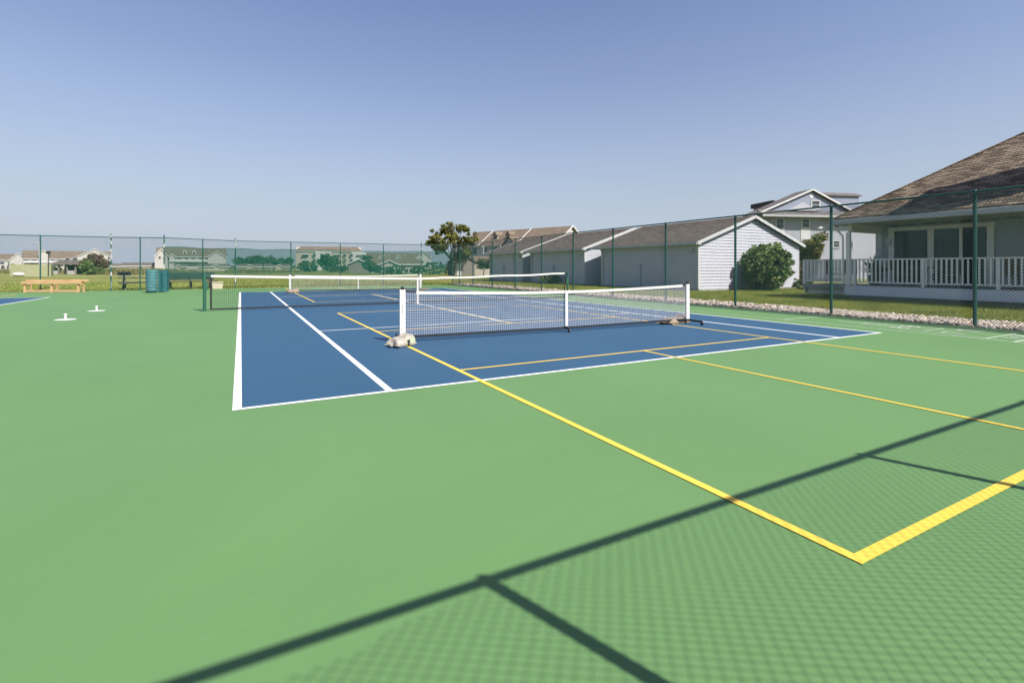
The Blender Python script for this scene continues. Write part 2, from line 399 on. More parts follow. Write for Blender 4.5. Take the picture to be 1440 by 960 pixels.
# neighbouring court on the far left
rect(WL, -7.2, 0, -7.12, 23.05, zw); rect(WL, -18.2, 22.98, -7.2, 23.06, zw)
struct(WL.build('white_court_lines', M['white_line']))
zy = .005; yw = .055
for y0, y1, k0, k1 in ((-4.0, 9.41, .60, 4.86), (14.36, 27.77, 18.93, 23.2)):
    for x in (2.39, 8.49): rect(YL, x - yw / 2, y0 + .06, x + yw / 2, y1 - .06, zy)
    for y in (y0, y1 - .06): rect(YL, 2.39 - yw / 2, y, 8.49 + yw / 2, y + .06, zy)
    for y in (k0, k1): rect(YL, 2.39 + yw / 2, y - .024, 8.49 - yw / 2, y + .024, zy)
    for a, b in ((y0 + .06, k0 - .025), (k1 + .025, y1 - .06)): rect(YL, 5.44 - .022, a, 5.44 + .022, b, zy)
rect(YL, -9.2, 23.0, -9.14, 26.2, zy); rect(YL, -15, 26.2, -9.14, 26.26, zy)
struct(YL.build('yellow_court_lines', M['yellow_line']))
# shuffleboard lane along the right-hand edge
xa, xb = 11.66, 13.3
seg(FL, (xa, -4.6), (xa, 16.5), .04, zw); seg(FL, (xb, -4.6), (xb, 16.5), .03, zw)
for y in (2.4, 9.4, -1.75, 12.4): seg(FL, (xa + .025, y), (xb - .02, y), .045, zw)
def triangle(yb, ya):
    d = (ya - yb); cx = (xa + xb) / 2
    seg(FL, (xa + .1, yb), (cx - .02, ya), .035, zy); seg(FL, (xb - .1, yb), (cx + .02, ya), .035, zy)
    seg(FL, (xa + .1, yb), (xb - .1, yb), .04, zy + .001)
    for t in (.36, .68):
        h = (1 - t) * (xb - xa - .2) / 2 - .03; seg(FL, (cx - h, yb + d * t), (cx + h, yb + d * t), .03, zy + .001)
    seg(FL, (cx, yb + .02 * d), (cx, yb + d * .67), .03, zy + .002)
triangle(-1.35, 1.55); triangle(13.2, 10.3)
struct(FL.build('shuffleboard_lines', M['faded_line']))
def painted_text(txt, x, y, size, rz):
    cu = bpy.data.curves.new('painted_number', 'FONT'); cu.body = txt; cu.size = size; cu.align_x = 'CENTER'; cu.align_y = 'CENTER'
    tmp = bpy.data.objects.new('tmp', cu); COL.objects.link(tmp)
    dg = bpy.context.evaluated_depsgraph_get(); dg.update()
    me = bpy.data.meshes.new_from_object(tmp.evaluated_get(dg)); bpy.data.objects.remove(tmp)
    me.materials.clear(); me.materials.append(M['faded_line']); me.name = 'painted_number'
    o = bpy.data.objects.new('painted_number', me); COL.objects.link(o)
    o.location = (x, y, .008); o.rotation_euler = (0, 0, rz); struct(o)
cxm = (xa + xb) / 2
painted_text('10', cxm, .88, .42, 0)
for s in (-1, 1):
    painted_text('8', cxm + s * .22, .18, .5, 0); painted_text('7', cxm + s * .34, -.78, .55, 0)
painted_text('10 OFF', cxm, -1.56, .3, 0)

# gravel, path, mulch
sheet('gravel_bed', M['gravel_bed'], 13.83, -8, 15.45, 29.6, -.03)
def stones():
    t = (1 + 5 ** .5) / 2
    iv = np.array([(-1, t, 0), (1, t, 0), (-1, -t, 0), (1, -t, 0), (0, -1, t), (0, 1, t), (0, -1, -t), (0, 1, -t), (t, 0, -1), (t, 0, 1), (-t, 0, -1), (-t, 0, 1)]) / math.sqrt(1 + t * t)
    jf = np.array([(0, 11, 5), (0, 5, 1), (0, 1, 7), (0, 7, 10), (0, 10, 11), (1, 5, 9), (5, 11, 4), (11, 10, 2), (10, 7, 6), (7, 1, 8), (3, 9, 4), (3, 4, 2), (3, 2, 6), (3, 6, 8), (3, 8, 9), (4, 9, 5), (2, 4, 11), (6, 2, 10), (8, 6, 7), (9, 8, 1)])
    zones = [(-2.5, 4, 7200, .042), (4, 12, 4600, .05), (12, 29.6, 4200, .065)]
    P = []; S = []
    for y0, y1, k, r in zones:
        x = 13.86 + 1.75 * rng.random(k) ** 1.05 + rng.normal(0, .04, k); y = y0 + (y1 - y0) * rng.random(k)
        x = np.maximum(x, 13.86)
        P.append(np.stack([x, y, -.02 + r * .9 * rng.random(k)], 1)); S.append(r * (.55 + .9 * rng.random(k)))
    P = np.concatenate(P); S = np.concatenate(S); k = len(P)
    v = iv[None] * (1 + .28 * rng.normal(size=(k, 12, 1)).clip(-1.5, 1.5)) * np.stack([S, S * (.7 + .5 * rng.random(k)), S * (.5 + .3 * rng.random(k))], 1)[:, None]
    a = rng.random(k) * 6.28; c, s = np.cos(a)[:, None], np.sin(a)[:, None]
    x = v[..., 0] * c - v[..., 1] * s; y = v[..., 0] * s + v[..., 1] * c
    v = np.stack([x, y, v[..., 2]], -1) + P[:, None]
    f = jf[None] + (np.arange(k) * 12)[:, None, None]
    o = np_mesh('gravel', v.reshape(-1, 3), f.reshape(-1, 3), M['stone'])
    tag(o, 'pale river stones in a strip along the foot of the right-hand fence', 'gravel', kind='stuff')
stones()
def blades(name, pts, hgt, wid, m, label):
    k = len(pts)
    a = rng.random(k) * 6.28; h = hgt * (.5 + .9 * rng.random(k)); ln = h * rng.normal(0, .45, k)
    dx, dy = np.cos(a) * wid, np.sin(a) * wid
    b = rng.random(k) * 6.28
    P0 = pts - np.stack([dx, dy, np.zeros(k)], 1); P1 = pts + np.stack([dx, dy, np.zeros(k)], 1)
    P2 = pts + np.stack([np.cos(b) * ln, np.sin(b) * ln, h], 1)
    v = np.stack([P0, P1, P2], 1).reshape(-1, 3); f = np.arange(3 * k).reshape(-1, 3)
    o = np_mesh(name, v, f, m); return tag(o, label, 'grass', kind='stuff')
def scat(x0, y0, x1, y1, k, z=-.05):
    return np.stack([x0 + (x1 - x0) * rng.random(k), y0 + (y1 - y0) * rng.random(k), np.full(k, z)], 1)
pts = np.concatenate([scat(15.45, -3, 22, 4, 52000), scat(15.45, 4, 22, 14, 60000), scat(15.4, 14, 22, 33, 40000), scat(22, 8.5, 33, 13.9, 24000)])
blades('grass', pts, .085, .009, M['blade'], 'sunlit yellow green lawn between the gravel strip and the buildings')
pts = np.concatenate([scat(-30, 29.4, 15, 36, 60000), scat(-45, 36, 16, 52, 50000)])
blades('grass', pts, .10, .02, M['blade'], 'yellow green field grass behind the far fence')
rp = []
for k in range(60):
    px = random.uniform(150, 230); z = random.uniform(88, 110); x, y = at(px, z); rp.append(scat(x - 2.5, y - 2.5, x + 2.5, y + 2.5, 180))
for k in range(40):
    px = random.uniform(-20, 420); z = random.uniform(105, 150); x, y = at(px, z); rp.append(scat(x - 4, y - 2.5, x + 4, y + 2.5, 150))
blades('reeds', np.concatenate(rp), .9, .06, M['blade_dry'], 'tall dry brown grass across the far field')
def strip(name, pts, wd, m, z):
    mb = MB()
    for (p, q) in zip(pts[:-1], pts[1:]):
        p = Vector((*p, z)); q = Vector((*q, z)); d = (q - p).normalized(); s = Vector((-d.y, d.x, 0)) * wd / 2
        mb.poly(p - s, q - s, q + s, p + s)
    return struct(mb.build(name, m))
strip('path', [at(-60, 44.5), at(60, 44), at(130, 46), at(260, 53)], 1.1, M['path'], -.044)
strip('path', [at(-40, 74), at(150, 73), at(420, 85), at(600, 85)], 2.4, M['path'], -.044)
struct(MB().poly((22.35, 12.3, -.045), (31.5, 12.3, -.045), (31.5, 13.85, -.045), (22.35, 13.85, -.045)).build('mulch_bed', M['mulch']))

# ------------------------------------------------------------------ chain link fences
def chain_mesh(pts, z0, top, pitch=.066, r=.0025, off=.03):
    """straight diagonal wires in two layers between ground points, cut at top(s)"""
    mb_v = []; mb_f = []
    tot = 0
    def wire(p, q):
        p = np.array(p); q = np.array(q); d = q - p; L = np.linalg.norm(d)
        if L < .02: return
        d /= L; a = np.cross(d, (0, 0, 1)); na = np.linalg.norm(a)
        a = a / na if na > 1e-6 else np.array((1., 0, 0)); b = np.cross(d, a)
        n0 = len(mb_v)
        for c in (p, q):
            for i in range(4):
                t = math.pi / 2 * i; mb_v.append(c + (a * math.cos(t) + b * math.sin(t)) * r)
        for i in range(4): mb_f.append((n0 + i, n0 + (i + 1) % 4, n0 + 4 + (i + 1) % 4, n0 + 4 + i))
    for (x0, y0), (x1, y1) in zip(pts[:-1], pts[1:]):
        L = math.hypot(x1 - x0, y1 - y0); ux, uy = (x1 - x0) / L, (y1 - y0) / L; nx, ny = -uy, ux
        def P(s, z, o): return (x0 + ux * s + nx * o, y0 + uy * s + ny * o, z)
        H = 3.0; k0 = -int(H / pitch) - 1; k1 = int(L / pitch) + 1
        for dr in (1, -1):
            o = off + (.0022 if dr > 0 else -.0022)
            for k in range(k0 if dr > 0 else 0, (k1 if dr > 0 else k1 + int(H / pitch)) + 1):
                sa = k * pitch                       # position at z0
                # walk up until top is met
                lo, hi = 0.0, H
                # s = sa + dr * t
                tmin = max(0, -sa) if dr > 0 else max(0, sa - L)
                tmax = min(H, L - sa) if dr > 0 else min(H, sa)
                if tmax - tmin < .03: continue
                t = tmin; ok = None
                while t < tmax + 1e-6:
                    if z0 + t > top(tot + sa + dr * t): break
                    ok = t; t += .02
                if ok is None: continue
                wire(P(sa + dr * tmin, z0 + tmin, o), P(sa + dr * ok, z0 + ok, o))
        tot += L
    return np.array(mb_v), np.array(mb_f)
def fence(label, line, posts, h=2.95, top=None, wire=.0025, rail_r=.024, post_r=.03, worn_posts=(), side=1):
    root = thing('chain_link_fence', label, 'fence', (line[0][0], line[0][1], 0))
    for i, (x, y) in enumerate(posts):
        wp = i in worn_posts; hh = h + (.09 if wp else -.035); pr = post_r * (1.2 if wp else 1)
        p = MB().tube((x, y, -.06), (x, y, hh), pr, 14).build('post', M['worn'] if wp else M['fence'], root, smooth=False, world=True)
        MB().lathe([(pr + .005, 0), (pr + .005, .02), (pr * .9, .04), (pr * .35, .052), (.002, .055)], (x, y, hh), 14).build('post_cap', M['fence'], p, world=True)
    rl = MB()
    for (a, b) in zip(line[:-1], line[1:]): rl.tube((*a, h - .025), (*b, h - .025), rail_r, 10)
    rl.build('top_rail', M['fence'], root, world=True)
    bw = MB()
    for (a, b) in zip(line[:-1], line[1:]): bw.tube((*a, .05), (*b, .05), .003, 5)
    bw.build('tension_wire', M['fence'], root, world=True)
    v, f = chain_mesh(line, .04, top or (lambda s: h - .05), off=.036 * side, r=wire)
    v = v - np.array([line[0][0], line[0][1], 0])
    np_mesh('chain_link_mesh', v, f, M['wire'], root)
    return root
# right-hand fence along the shuffleboard lane
ry = [-5.812, -3.44, -.44, 2.56, 5.53, 8.53, 11.54, 14.45, 17.3, 20.2, 23.2, 26.2, 28.6, 30.0]
fence('tall green chain link fence running along the pale gravel strip', [(14.0, -5.812), (14.0, 30.0)], [(14.0, y) for y in ry[:-1]], 2.95, post_r=.036, wire=.0034)
# back fence with windscreen
bline = [(14.0, 30.0), (-.28, 30.3), (-3.72, 28.4), (-6.2, 29.2), (-22, 29.2)]
bposts = [(14.0, 30.0), (11.6, 30.05), (8.85, 30.11), (5.95, 30.17), (2.88, 30.24), (-.28, 30.3), (-1.95, 29.38), (-3.72, 28.4), (-4.85, 28.77), (-6.2, 29.2), (-9.1, 29.2), (-12.1, 29.2), (-15.1, 29.2)]
bf = fence('green chain link fence with a dark green windscreen at the far end', bline, bposts, 2.94, worn_posts=(1, 5, 7, 9), side=-1)
def windscreen(a, b, z0, z1):
    n = 24; mb = MB(); rows = 6; L = math.hypot(b[0] - a[0], b[1] - a[1])
    nx, ny = -(b[1] - a[1]) / L, (b[0] - a[0]) / L
    g = []
    for i in range(n + 1):
        t = i / n; x = a[0] + (b[0] - a[0]) * t; y = a[1] + (b[1] - a[1]) * t
        zt = z1 - .035 * abs(math.sin(t * L * 1.1)) + .02 * math.sin(t * 9); zb = z0 + .03 * math.sin(t * L * 1.7)
        for j in range(rows + 1):
            s = j / rows; bow = .05 + .025 * math.sin(t * L * 2.1 + s * 3)
            g.append((x + nx * bow, y + ny * bow, zb + (zt - zb) * s))
    fs = []
    for i in range(n):
        for j in range(rows):
            q = i * (rows + 1) + j; fs.append((q, q + rows + 1, q + rows + 2, q + 1))
    mb.add(g, fs); p = mb.build('windscreen', M['screen'], bf, smooth=True, world=True)
    hm = MB()
    for i in range(n):
        hm.bar(g[i * (rows + 1) + rows], g[(i + 1) * (rows + 1) + rows], .012, .03)
    hm.build('hem', M['fence'], p, world=True)
for a, b in ((14.0, 2.88), (2.88, -.28)):
    ya = 30.0 + (14.0 - a) / 14.28 * .3; yb = 30.0 + (14.0 - b) / 14.28 * .3
    windscreen((a, ya), (b, yb), .73, 2.43)
windscreen((-.28, 30.3), (-3.72, 28.4), .62, 2.43)
# fence just behind the viewpoint: its shadow crosses the foreground
AX, BX = 1.765, 4.62
def top_front(s):
    x = 14.0 - s
    if x < AX:
        d = AX - x; return 2.90 - .16 * min(1, d / .55) - .02 * math.sin(d * 11) - .05 * (d > 1.4) * abs(math.sin(d * 3))
    return 2.93 - .09 * abs(math.sin((x - AX) * math.pi / .57)) ** .8
FY = -5.812
fence('green chain link fence whose shadow crosses the foreground', [(14.0, FY), (-14, FY)], [(AX + 2.855 * k, FY) for k in range(-5, 5)], 2.95, top_front, wire=.0017, side=-1)

# ------------------------------------------------------------------ nets
def net_grid(a, b, z0, topf, pitch, wd, m, name, parent, sag=0):
    """square net between ground points a and b; flat cords with real thickness"""
    a = Vector((*a, 0)); b = Vector((*b, 0)); L = (b - a).length; d = (b - a) / L; nrm = Vector((-d.y, d.x, 0))
    mb = MB(); n = int(L / pitch)
    def belly(s, t): return nrm * (sag * math.sin(math.pi * s / L) * math.sin(math.pi * t))
    for i in range(n + 1):
        s = min(L, i * pitch); zt = topf(s / L); pts = []
        for k in range(5):
            t = k / 4; pts.append(a + d * s + Vector((0, 0, z0(s / L) + (zt - z0(s / L)) * t)) + belly(s, t))
        for p, q in zip(pts[:-1], pts[1:]): mb.tube(p, q, wd / 2, 4, caps=False)
    H = topf(.5) - z0(.5); nr = int(H / pitch)
    for j in range(nr + 1):
        t = j / nr; pts = []
        for k in range(25):
            s = L * k / 24; pts.append(a + d * s + Vector((0, 0, z0(k / 24) + (topf(k / 24) - z0(k / 24)) * t)) + belly(s, t))
        for p, q in zip(pts[:-1], pts[1:]): mb.tube(p, q, wd / 2, 4, caps=False)
    return mb.build(name, m, parent, world=True)
def ribbon(mb, a, b, z0f, z1f, th, n=24):
    a = Vector((*a, 0)); b = Vector((*b, 0)); d = b - a
    for k in range(n):
        t0, t1 = k / n, (k + 1) / n
        p = a + d * t0; q = a + d * t1; s = Vector((-d.y, d.x, 0)).normalized() * th / 2
        vs = []
        for c, t in ((p, t0), (q, t1)):
            for sg in (-1, 1):
                for z in (z0f(t), z1f(t)): vs.append(c + s * sg + Vector((0, 0, z)))
        mb.add(vs, [(0, 4, 5, 1), (2, 3, 7, 6), (1, 5, 7, 3), (0, 2, 6, 4)] + ([(0, 1, 3, 2)] if k == 0 else []) + ([(4, 6, 7, 5)] if k == n - 1 else []))
def tennis_net():
    y = 11.885; xl, xr = -.914, 11.884
    r = thing('tennis_net', 'long dark tennis net with white tape between green posts', 'net', (xl, y, 0))
    for x, s in ((xl, 1), (xr, -1)):
        p = MB().tube((x, y, 0), (x, y, 1.07), .045, 16).build('post', M['post_green'], r, world=True)
        MB().lathe([(.049, 0), (.049, .025), (.03, .035), (.002, .036)], (x, y, 1.07), 16).build('post_cap', M['post_green'], p, world=True)
        MB().box(x + s * .05 - .035, y - .05, .62, x + s * .05 + .035, y + .05, .86).build('winder', M['post_green'], p, world=True)
    tp = lambda t: 1.055 - .145 * (1 - abs(2 * t - 1) ** 1.15) - .012 * math.sin(t * 31) * (t > .55)
    a, b = (xl + .16, y), (xr - .16, y)
    net_grid(a, b, lambda t: .05, lambda t: tp(t) - .02, .05, .0052, M['net_dark'], 'net_mesh', r)
    mb = MB(); ribbon(mb, a, b, lambda t: tp(t) - .065, tp, .02, 40); mb.build('top_tape', M['band'], r, world=True)
    mb = MB(); ribbon(mb, a, b, lambda t: .03, lambda t: .075, .012); mb.build('bottom_tape', M['black'], r, world=True)
    for x in (a[0], b[0]): MB().box(x - .025, y - .008, .04, x + .025, y + .008, 1.0).build('side_strap', M['black'], r, world=True)
    MB().path([(xl, y, 1.05), (a[0], y, tp(0) - .03)], .006).build('cable', M['black_metal'], r, world=True)
    MB().path([(xr, y, 1.05), (b[0], y, tp(1) - .03)], .006).build('cable', M['black_metal'], r, world=True)
    MB().box(5.455, y - .016, .0, 5.515, y + .016, tp(.5) + .004).build('center_strap', M['band'], r, world=True)
tennis_net()
def pickle_net(a, b, label, cord, pitch, wd):
    r = thing('pickleball_net', label, 'net', (a[0], a[1], 0), group='portable pickleball nets')
    A = Vector((*a, 0)); B = Vector((*b, 0)); d = (B - A).normalized(); nr = Vector((-d.y, d.x, 0)); L = (B - A).length
    def leg(s):
        mb = MB(); mb.bar(A + d * s - nr * .42 + Vector((0, 0, .085)), A + d * s + nr * .42 + Vector((0, 0, .085)), .045, .04)
        l = mb.build('foot', M['black_metal'], r, world=True)
        for k in (-1, 1):
            c = A + d * s + nr * .42 * k
            w_ = MB().tube(c + d * -.014 + Vector((0, 0, .035)), c + d * .014 + Vector((0, 0, .035)), .035, 14)
            w_.bar(c + Vector((0, 0, .035)), c + Vector((0, 0, .10)), .04, .012)
            w_.build('caster', M['black'], l, world=True)
    for s in (0, L): leg(s)
    for s, sg in ((0, 1), (L, -1)):
        c = A + d * s
        p = MB().obox(c + Vector((0, 0, .10 + .40)), d * .05, nr * .02, (0, 0, .40)).build('post', M['white_metal'], r, world=True, bevel=.008)
        MB().obox(c + Vector((0, 0, .925)), d * .025, nr * .022, (0, 0, .03)).build('post_cap', M['black'], p, world=True, bevel=.006)
        if sg > 0:
            mk = MB(); f = -nr * .021
            for k in range(9):
                t0, t1 = -1.2 + k * .3, -1.2 + (k + 1) * .3
                q = [c + f + d * (math.sin(t) * .012 - .002) + Vector((0, 0, .70 + math.cos(t) * .022)) for t in (t0, t1)]
                mk.bar(q[0], q[1], .002, .006, up=nr)
            mk.build('emblem', M['print'], p, world=True); mk = MB()
            for k in range(11): mk.obox(c + f + Vector((0, 0, .645 - k * .0135)), d * (.004 + .003 * (k * 7 % 3 == 0)), nr * .001, (0, 0, .0045))
            mk.build('lettering', M['print'], p, world=True)
    sagf = lambda t: .885 - .07 * math.sin(math.pi * t) + .015 * (t - .5)
    a2 = A + d * .055; b2 = B - d * .055
    a2, b2 = (a2.x, a2.y), (b2.x, b2.y)
    lo = lambda t: .085 + .02 * abs(2 * t - 1)
    net_grid(a2, b2, lo, lambda t: sagf(t) - .02, pitch, wd, cord, 'net_mesh', r, sag=.03)
    mb = MB(); t0 = .2 / L
    pA = A + d * .24; pB = B - d * .16
    f = lambda t: sagf(.24 / L + t * (L - .4) / L)
    ribbon(mb, (pA.x, pA.y), (pB.x, pB.y), lambda t: f(t) - .05, f, .022, 40); mb.build('top_tape', M['band'], r, world=True)
    MB().bar(A + d * .0 + Vector((0, 0, .875)), A + d * .25 + Vector((0, 0, .862)), .012, .022).build('tension_strap', M['black'], r, world=True)
    MB().bar(B - d * .0 + Vector((0, 0, .895)), B - d * .17 + Vector((0, 0, .875)), .012, .022).build('tension_strap', M['black'], r, world=True)
    mb = MB(); ribbon(mb, a2, b2, lambda t: lo(t) - .025, lambda t: lo(t) + .012, .012); mb.build('bottom_tape', M['black'], r, world=True)
    c = A + d * (L / 2) - nr * .0
    mb = MB().obox(c + Vector((0, 0, .46)) - nr * .02, d * .03, nr * .012, (0, 0, .345)); cs = mb.build('center_post', M['white_metal'], r, world=True, bevel=.005)
    mb = MB(); mb.bar(c - nr * .13 + Vector((0, 0, .085)), c + nr * .10 + Vector((0, 0, .085)), .04, .04)
    for k in (-1,):
        q = c + nr * .12 * k; mb.tube(q - d * .013 + Vector((0, 0, .034)), q + d * .013 + Vector((0, 0, .034)), .034, 12); mb.bar(q + Vector((0, 0, .03)), q + Vector((0, 0, .09)), .035, .012)
    mb.build('foot', M['black_metal'], r, world=True)
    return r
pickle_net((2.42, 3.16), (8.95, 2.92), 'near white framed portable pickleball net with a pale mesh', M['net_white'], .041, .0075)
pickle_net((2.22, 22.6), (8.82, 21.75), 'far portable pickleball net standing close to the windscreen', M['net_white'], .045, .006)
def sandbag(loc, rz, sx, sy, sz, m, label):
    r = thing('sandbag', label, 'sandbag', loc, rz, 'sandbags weighing down the net feet')
    n = 22; mb = MB(); g = []
    rb = random.Random(int(rz * 1000) + 5)
    ph = [rb.uniform(0, 6) for _ in range(6)]
    for i in range(n + 1):
        for j in range(n + 1):
            u, v = 2 * i / n - 1, 2 * j / n - 1
            e = (max(0, 1 - u ** 4) * max(0, 1 - v ** 4)) ** .42
            wr = .035 * math.sin(u * 9 + v * 2 + ph[0]) * math.sin(v * 8 + ph[1]) + .03 * math.sin((u + v) * 6 + ph[2]) - .04 * math.exp(-((u - .35 * v - .15) / .08) ** 2)
            k = 1 - .10 * math.sin(v * 3 + ph[3]) * abs(u) - .10 * (1 - abs(v)) * u * u
            kv = 1 - .12 * (1 - abs(u)) * v * v + .05 * math.sin(u * 7 + ph[4])
            lean = .55 * sz * max(0, u) * e
            g.append((u * sx * k, v * sy * kv, .02 + sz * e * (.72 + wr) + lean))
    top = list(g); m0 = len(g)
    bot = [(x, y, max(0, .004 + .02 * (abs(x) > sx * .9))) for x, y, z in g]
    fs = []
    for i in range(n):
        for j in range(n):
            q = i * (n + 1) + j; fs.append((q, q + n + 1, q + n + 2, q + 1)); fs.append((m0 + q, m0 + q + 1, m0 + q + n + 2, m0 + q + n + 1))
    rim = [i * (n + 1) for i in range(n + 1)] + [n * (n + 1) + j for j in range(1, n + 1)] + [i * (n + 1) + n for i in range(n - 1, -1, -1)] + [j for j in range(n - 1, 0, -1)]
    for a, b in zip(rim, rim[1:] + rim[:1]): fs.append((a, b, m0 + b, m0 + a))
    mb.add(top + bot, fs); bg_ = mb.build('bag', m, r, smooth=True)
    MB().path([(top[i][0] * 1.01, top[i][1] * 1.01, top[i][2] + .004) for i in rim + rim[:1]], .006, 6).build('seam', m, bg_)
    MB().bar((-sx * .98, 0, sz * .16), (-sx * 1.18, .02, sz * .2), .10, .02).build('tied_neck', m, r)
    return r
sandbag((2.30, 2.84, .012), R(30), .20, .15, .165, M['bag'], 'crumpled pale sandbag at the left foot of the near pickleball net')
sandbag((8.75, 3.10, .012), R(8), .40, .17, .16, M['bag_tan'], 'flat tan sandbag at the right foot of the near pickleball net')
sandbag((2.30, 22.2, .012), R(20), .30, .2, .2, M['bag_tan'], 'tan sandbag at the left foot of the far pickleball net')
sandbag((8.85, 21.45, .012), R(-10), .30, .18, .15, mat('dark_sandbag', (.12, .11, .09), .8, .3, 8), 'dark sandbag at the right foot of the far pickleball net')

# small court objects
def stub(loc, label):
    r = thing('plug_post', label, 'post', loc, group='white plug posts on the green court')
    MB().lathe([(.205, 0), (.215, .006), (.205, .012), (.06, .02)], n=28).build('base_plate', M['white_metal'], r)
    MB().lathe([(.030, .015), (.026, .03), (.024, .06), (.027, .065), (.024, .07), (.024, .11), (.036, .12), (.036, .138), (.026, .148), (.01, .15)], n=18).build('stub', M['white_metal'], r)
stub((-3.75, 10.75, .0), 'nearer of two short white posts on round plates on the green court')
stub((-3.70, 13.5, .0), 'farther of two short white posts on round plates on the green court')
def wood_rack():
    r = thing('wooden_rack', 'long low yellow pine rack at the far left edge of the court', 'rack', (-8.35, 28.35, 0), R(-26))
    L = 1.45
    for s in (-1, 0, 1):
        mb = MB(); mb.bar((s * (L - .15), -.16, 0), (s * (L - .15), -.12, .56), .09, .06, up=(0, 1, 0)); mb.bar((s * (L - .15), .2, 0), (s * (L - .15), .14, .62), .09, .06, up=(0, 1, 0))
        mb.bar((s * (L - .15), -.14, .42), (s * (L - .15), .17, .44), .07, .09); mb.build('leg', M['wood'], r)
    for y, z, h, e in ((-.19, .50, .13, 0), (.18, .60, .10, .1)):
        MB().bar((-L - e, y, z), (L + e, y, z), .04, h).build('rail', M['wood'], r, bevel=.004)
    MB().bar((-L, .12, .56), (L, .12, .56), .10, .03).build('top_board', M['wood'], r)
    MB().bar((-L + .1, -.12, .08), (L - .1, -.12, .08), .05, .10).build('bottom_rail', M['wood'], r)
    MB().bar((-L + .35, .05, .10), (.0, .1, .30), .14, .03).build('loose_plank', M['wood'], r)
wood_rack()
def low_bench(loc, rz, label):
    r = thing('wooden_bench', label, 'bench', loc, rz)
    MB().box(-1, -.2, .42, 1, .2, .46).build('seat', M['wood'], r, bevel=.006)
    for x in (-.8, .8): MB().box(x - .05, -.17, 0, x + .05, .17, .42).build('leg', M['wood'], r)
low_bench((-11.75, 28.1, 0), R(-20), 'pale pine bench cut off by the left edge of the photo')
def screen_roll():
    r = thing('rolled_netting', 'rolled teal netting with pale stripes standing beside the gate post', 'netting', (-3.93, 25.6, 0))
    mb = MB(); pr = [(.20, 0)]; n = 22
    body = MB().lathe([(.2, .02), (.23, .06), (.24, .6), (.25, 1.13), (.22, 1.16)], n=20); body.build('roll', M['teal'], r, smooth=True)
    for k in range(14):
        z = .10 + k * .075; MB().lathe([(.232 + .012 * z, z), (.247 + .012 * z, z + .012), (.247 + .012 * z, z + .026), (.232 + .012 * z, z + .038)], n=20).build('stripe', M['teal_pale'], r)
    for k in range(6):
        x0 = .26 + k * .075; y0 = .1 + .05 * math.sin(k * 1.9)
        mb.obox((x0 + .035, y0, .58), (.0375, .025 * math.cos(k * 1.9), 0), (0, .004, 0), (0, 0, .54))
    mb.build('loose_sheet', M['teal'], r)
    MB().box(.28, .2, 0, .33, .25, 1.2).build('support_pole', M['fence'], r)
screen_roll()
def black_bench(loc, rz, label, w=1.5):
    r = thing('park_bench', label, 'bench', loc, rz, 'dark benches behind the far fence')
    MB().box(-w, -.2, .44, w, .2, .49).build('seat', M['wood_dark'], r)
    MB().obox((0, .27, .78), (w, 0, 0), (0, .03, .01), (0, -.06, .22)).build('backrest', M['wood_dark'], r)
    for x in (-w * .75, 0, w * .75):
        mb = MB().box(x - .05, -.06, 0, x + .05, .06, .44); mb.bar((x, .08, .44), (x, .3, .98), .06, .05); mb.build('leg', M['black_metal'], r)
black_bench((-2.7, 31.4, -.05), R(28), 'dark wooden park bench seen under the windscreen')
r = thing('picnic_table', 'dark picnic table behind the gate beside the rolled netting', 'table', (-5.2, 30.6, -.05), R(15))
MB().box(-.9, -.38, .70, .9, .38, .75).build('tabletop', M['wood_dark'], r)
for y in (-.72, .72): MB().box(-.9, y - .13, .42, .9, y + .13, .46).build('seat', M['wood_dark'], r)
for x in (-.65, .65):
    mb = MB(); mb.bar((x, -.7, 0), (x, -.2, .70), .07, .06); mb.bar((x, .7, 0), (x, .2, .70), .07, .06); mb.bar((x, -.8, .40), (x, .8, .40), .06, .05); mb.build('leg', M['black_metal'], r)
r = thing('barbecue_grill', 'black pedestal barbecue grill on the grass behind the gate', 'grill', (-6.0, 31.4, -.05), R(20))
MB().tube((0, 0, 0), (0, 0, .85), .05, 10).build('pedestal', M['black_metal'], r)
MB().box(-.3, -.2, .85, .3, .2, .9).box(-.3, -.2, .9, -.27, .2, 1.08).box(.27, -.2, .9, .3, .2, 1.08).box(-.27, .17, .9, .27, .2, 1.08).build('firebox', M['black_metal'], r)
MB().box(-.26, -.25, 1.0, .26, .16, 1.02).build('grate', M['black_metal'], r)
r = thing('storage_bin', 'small cream bin on the court below the windscreen', 'bin', (-1.25, 29.0, 0), R(20))
MB().prism([(-.26, -.2, 0), (.26, -.2, 0), (.30, -.2, .38), (-.30, -.2, .38)], (0, .4, 0)).build('tub', M['tan_bin'], r, bevel=.02)
MB().box(-.32, -.23, .38, .32, .23, .43).build('lid', M['tan_bin'], r, bevel=.015)

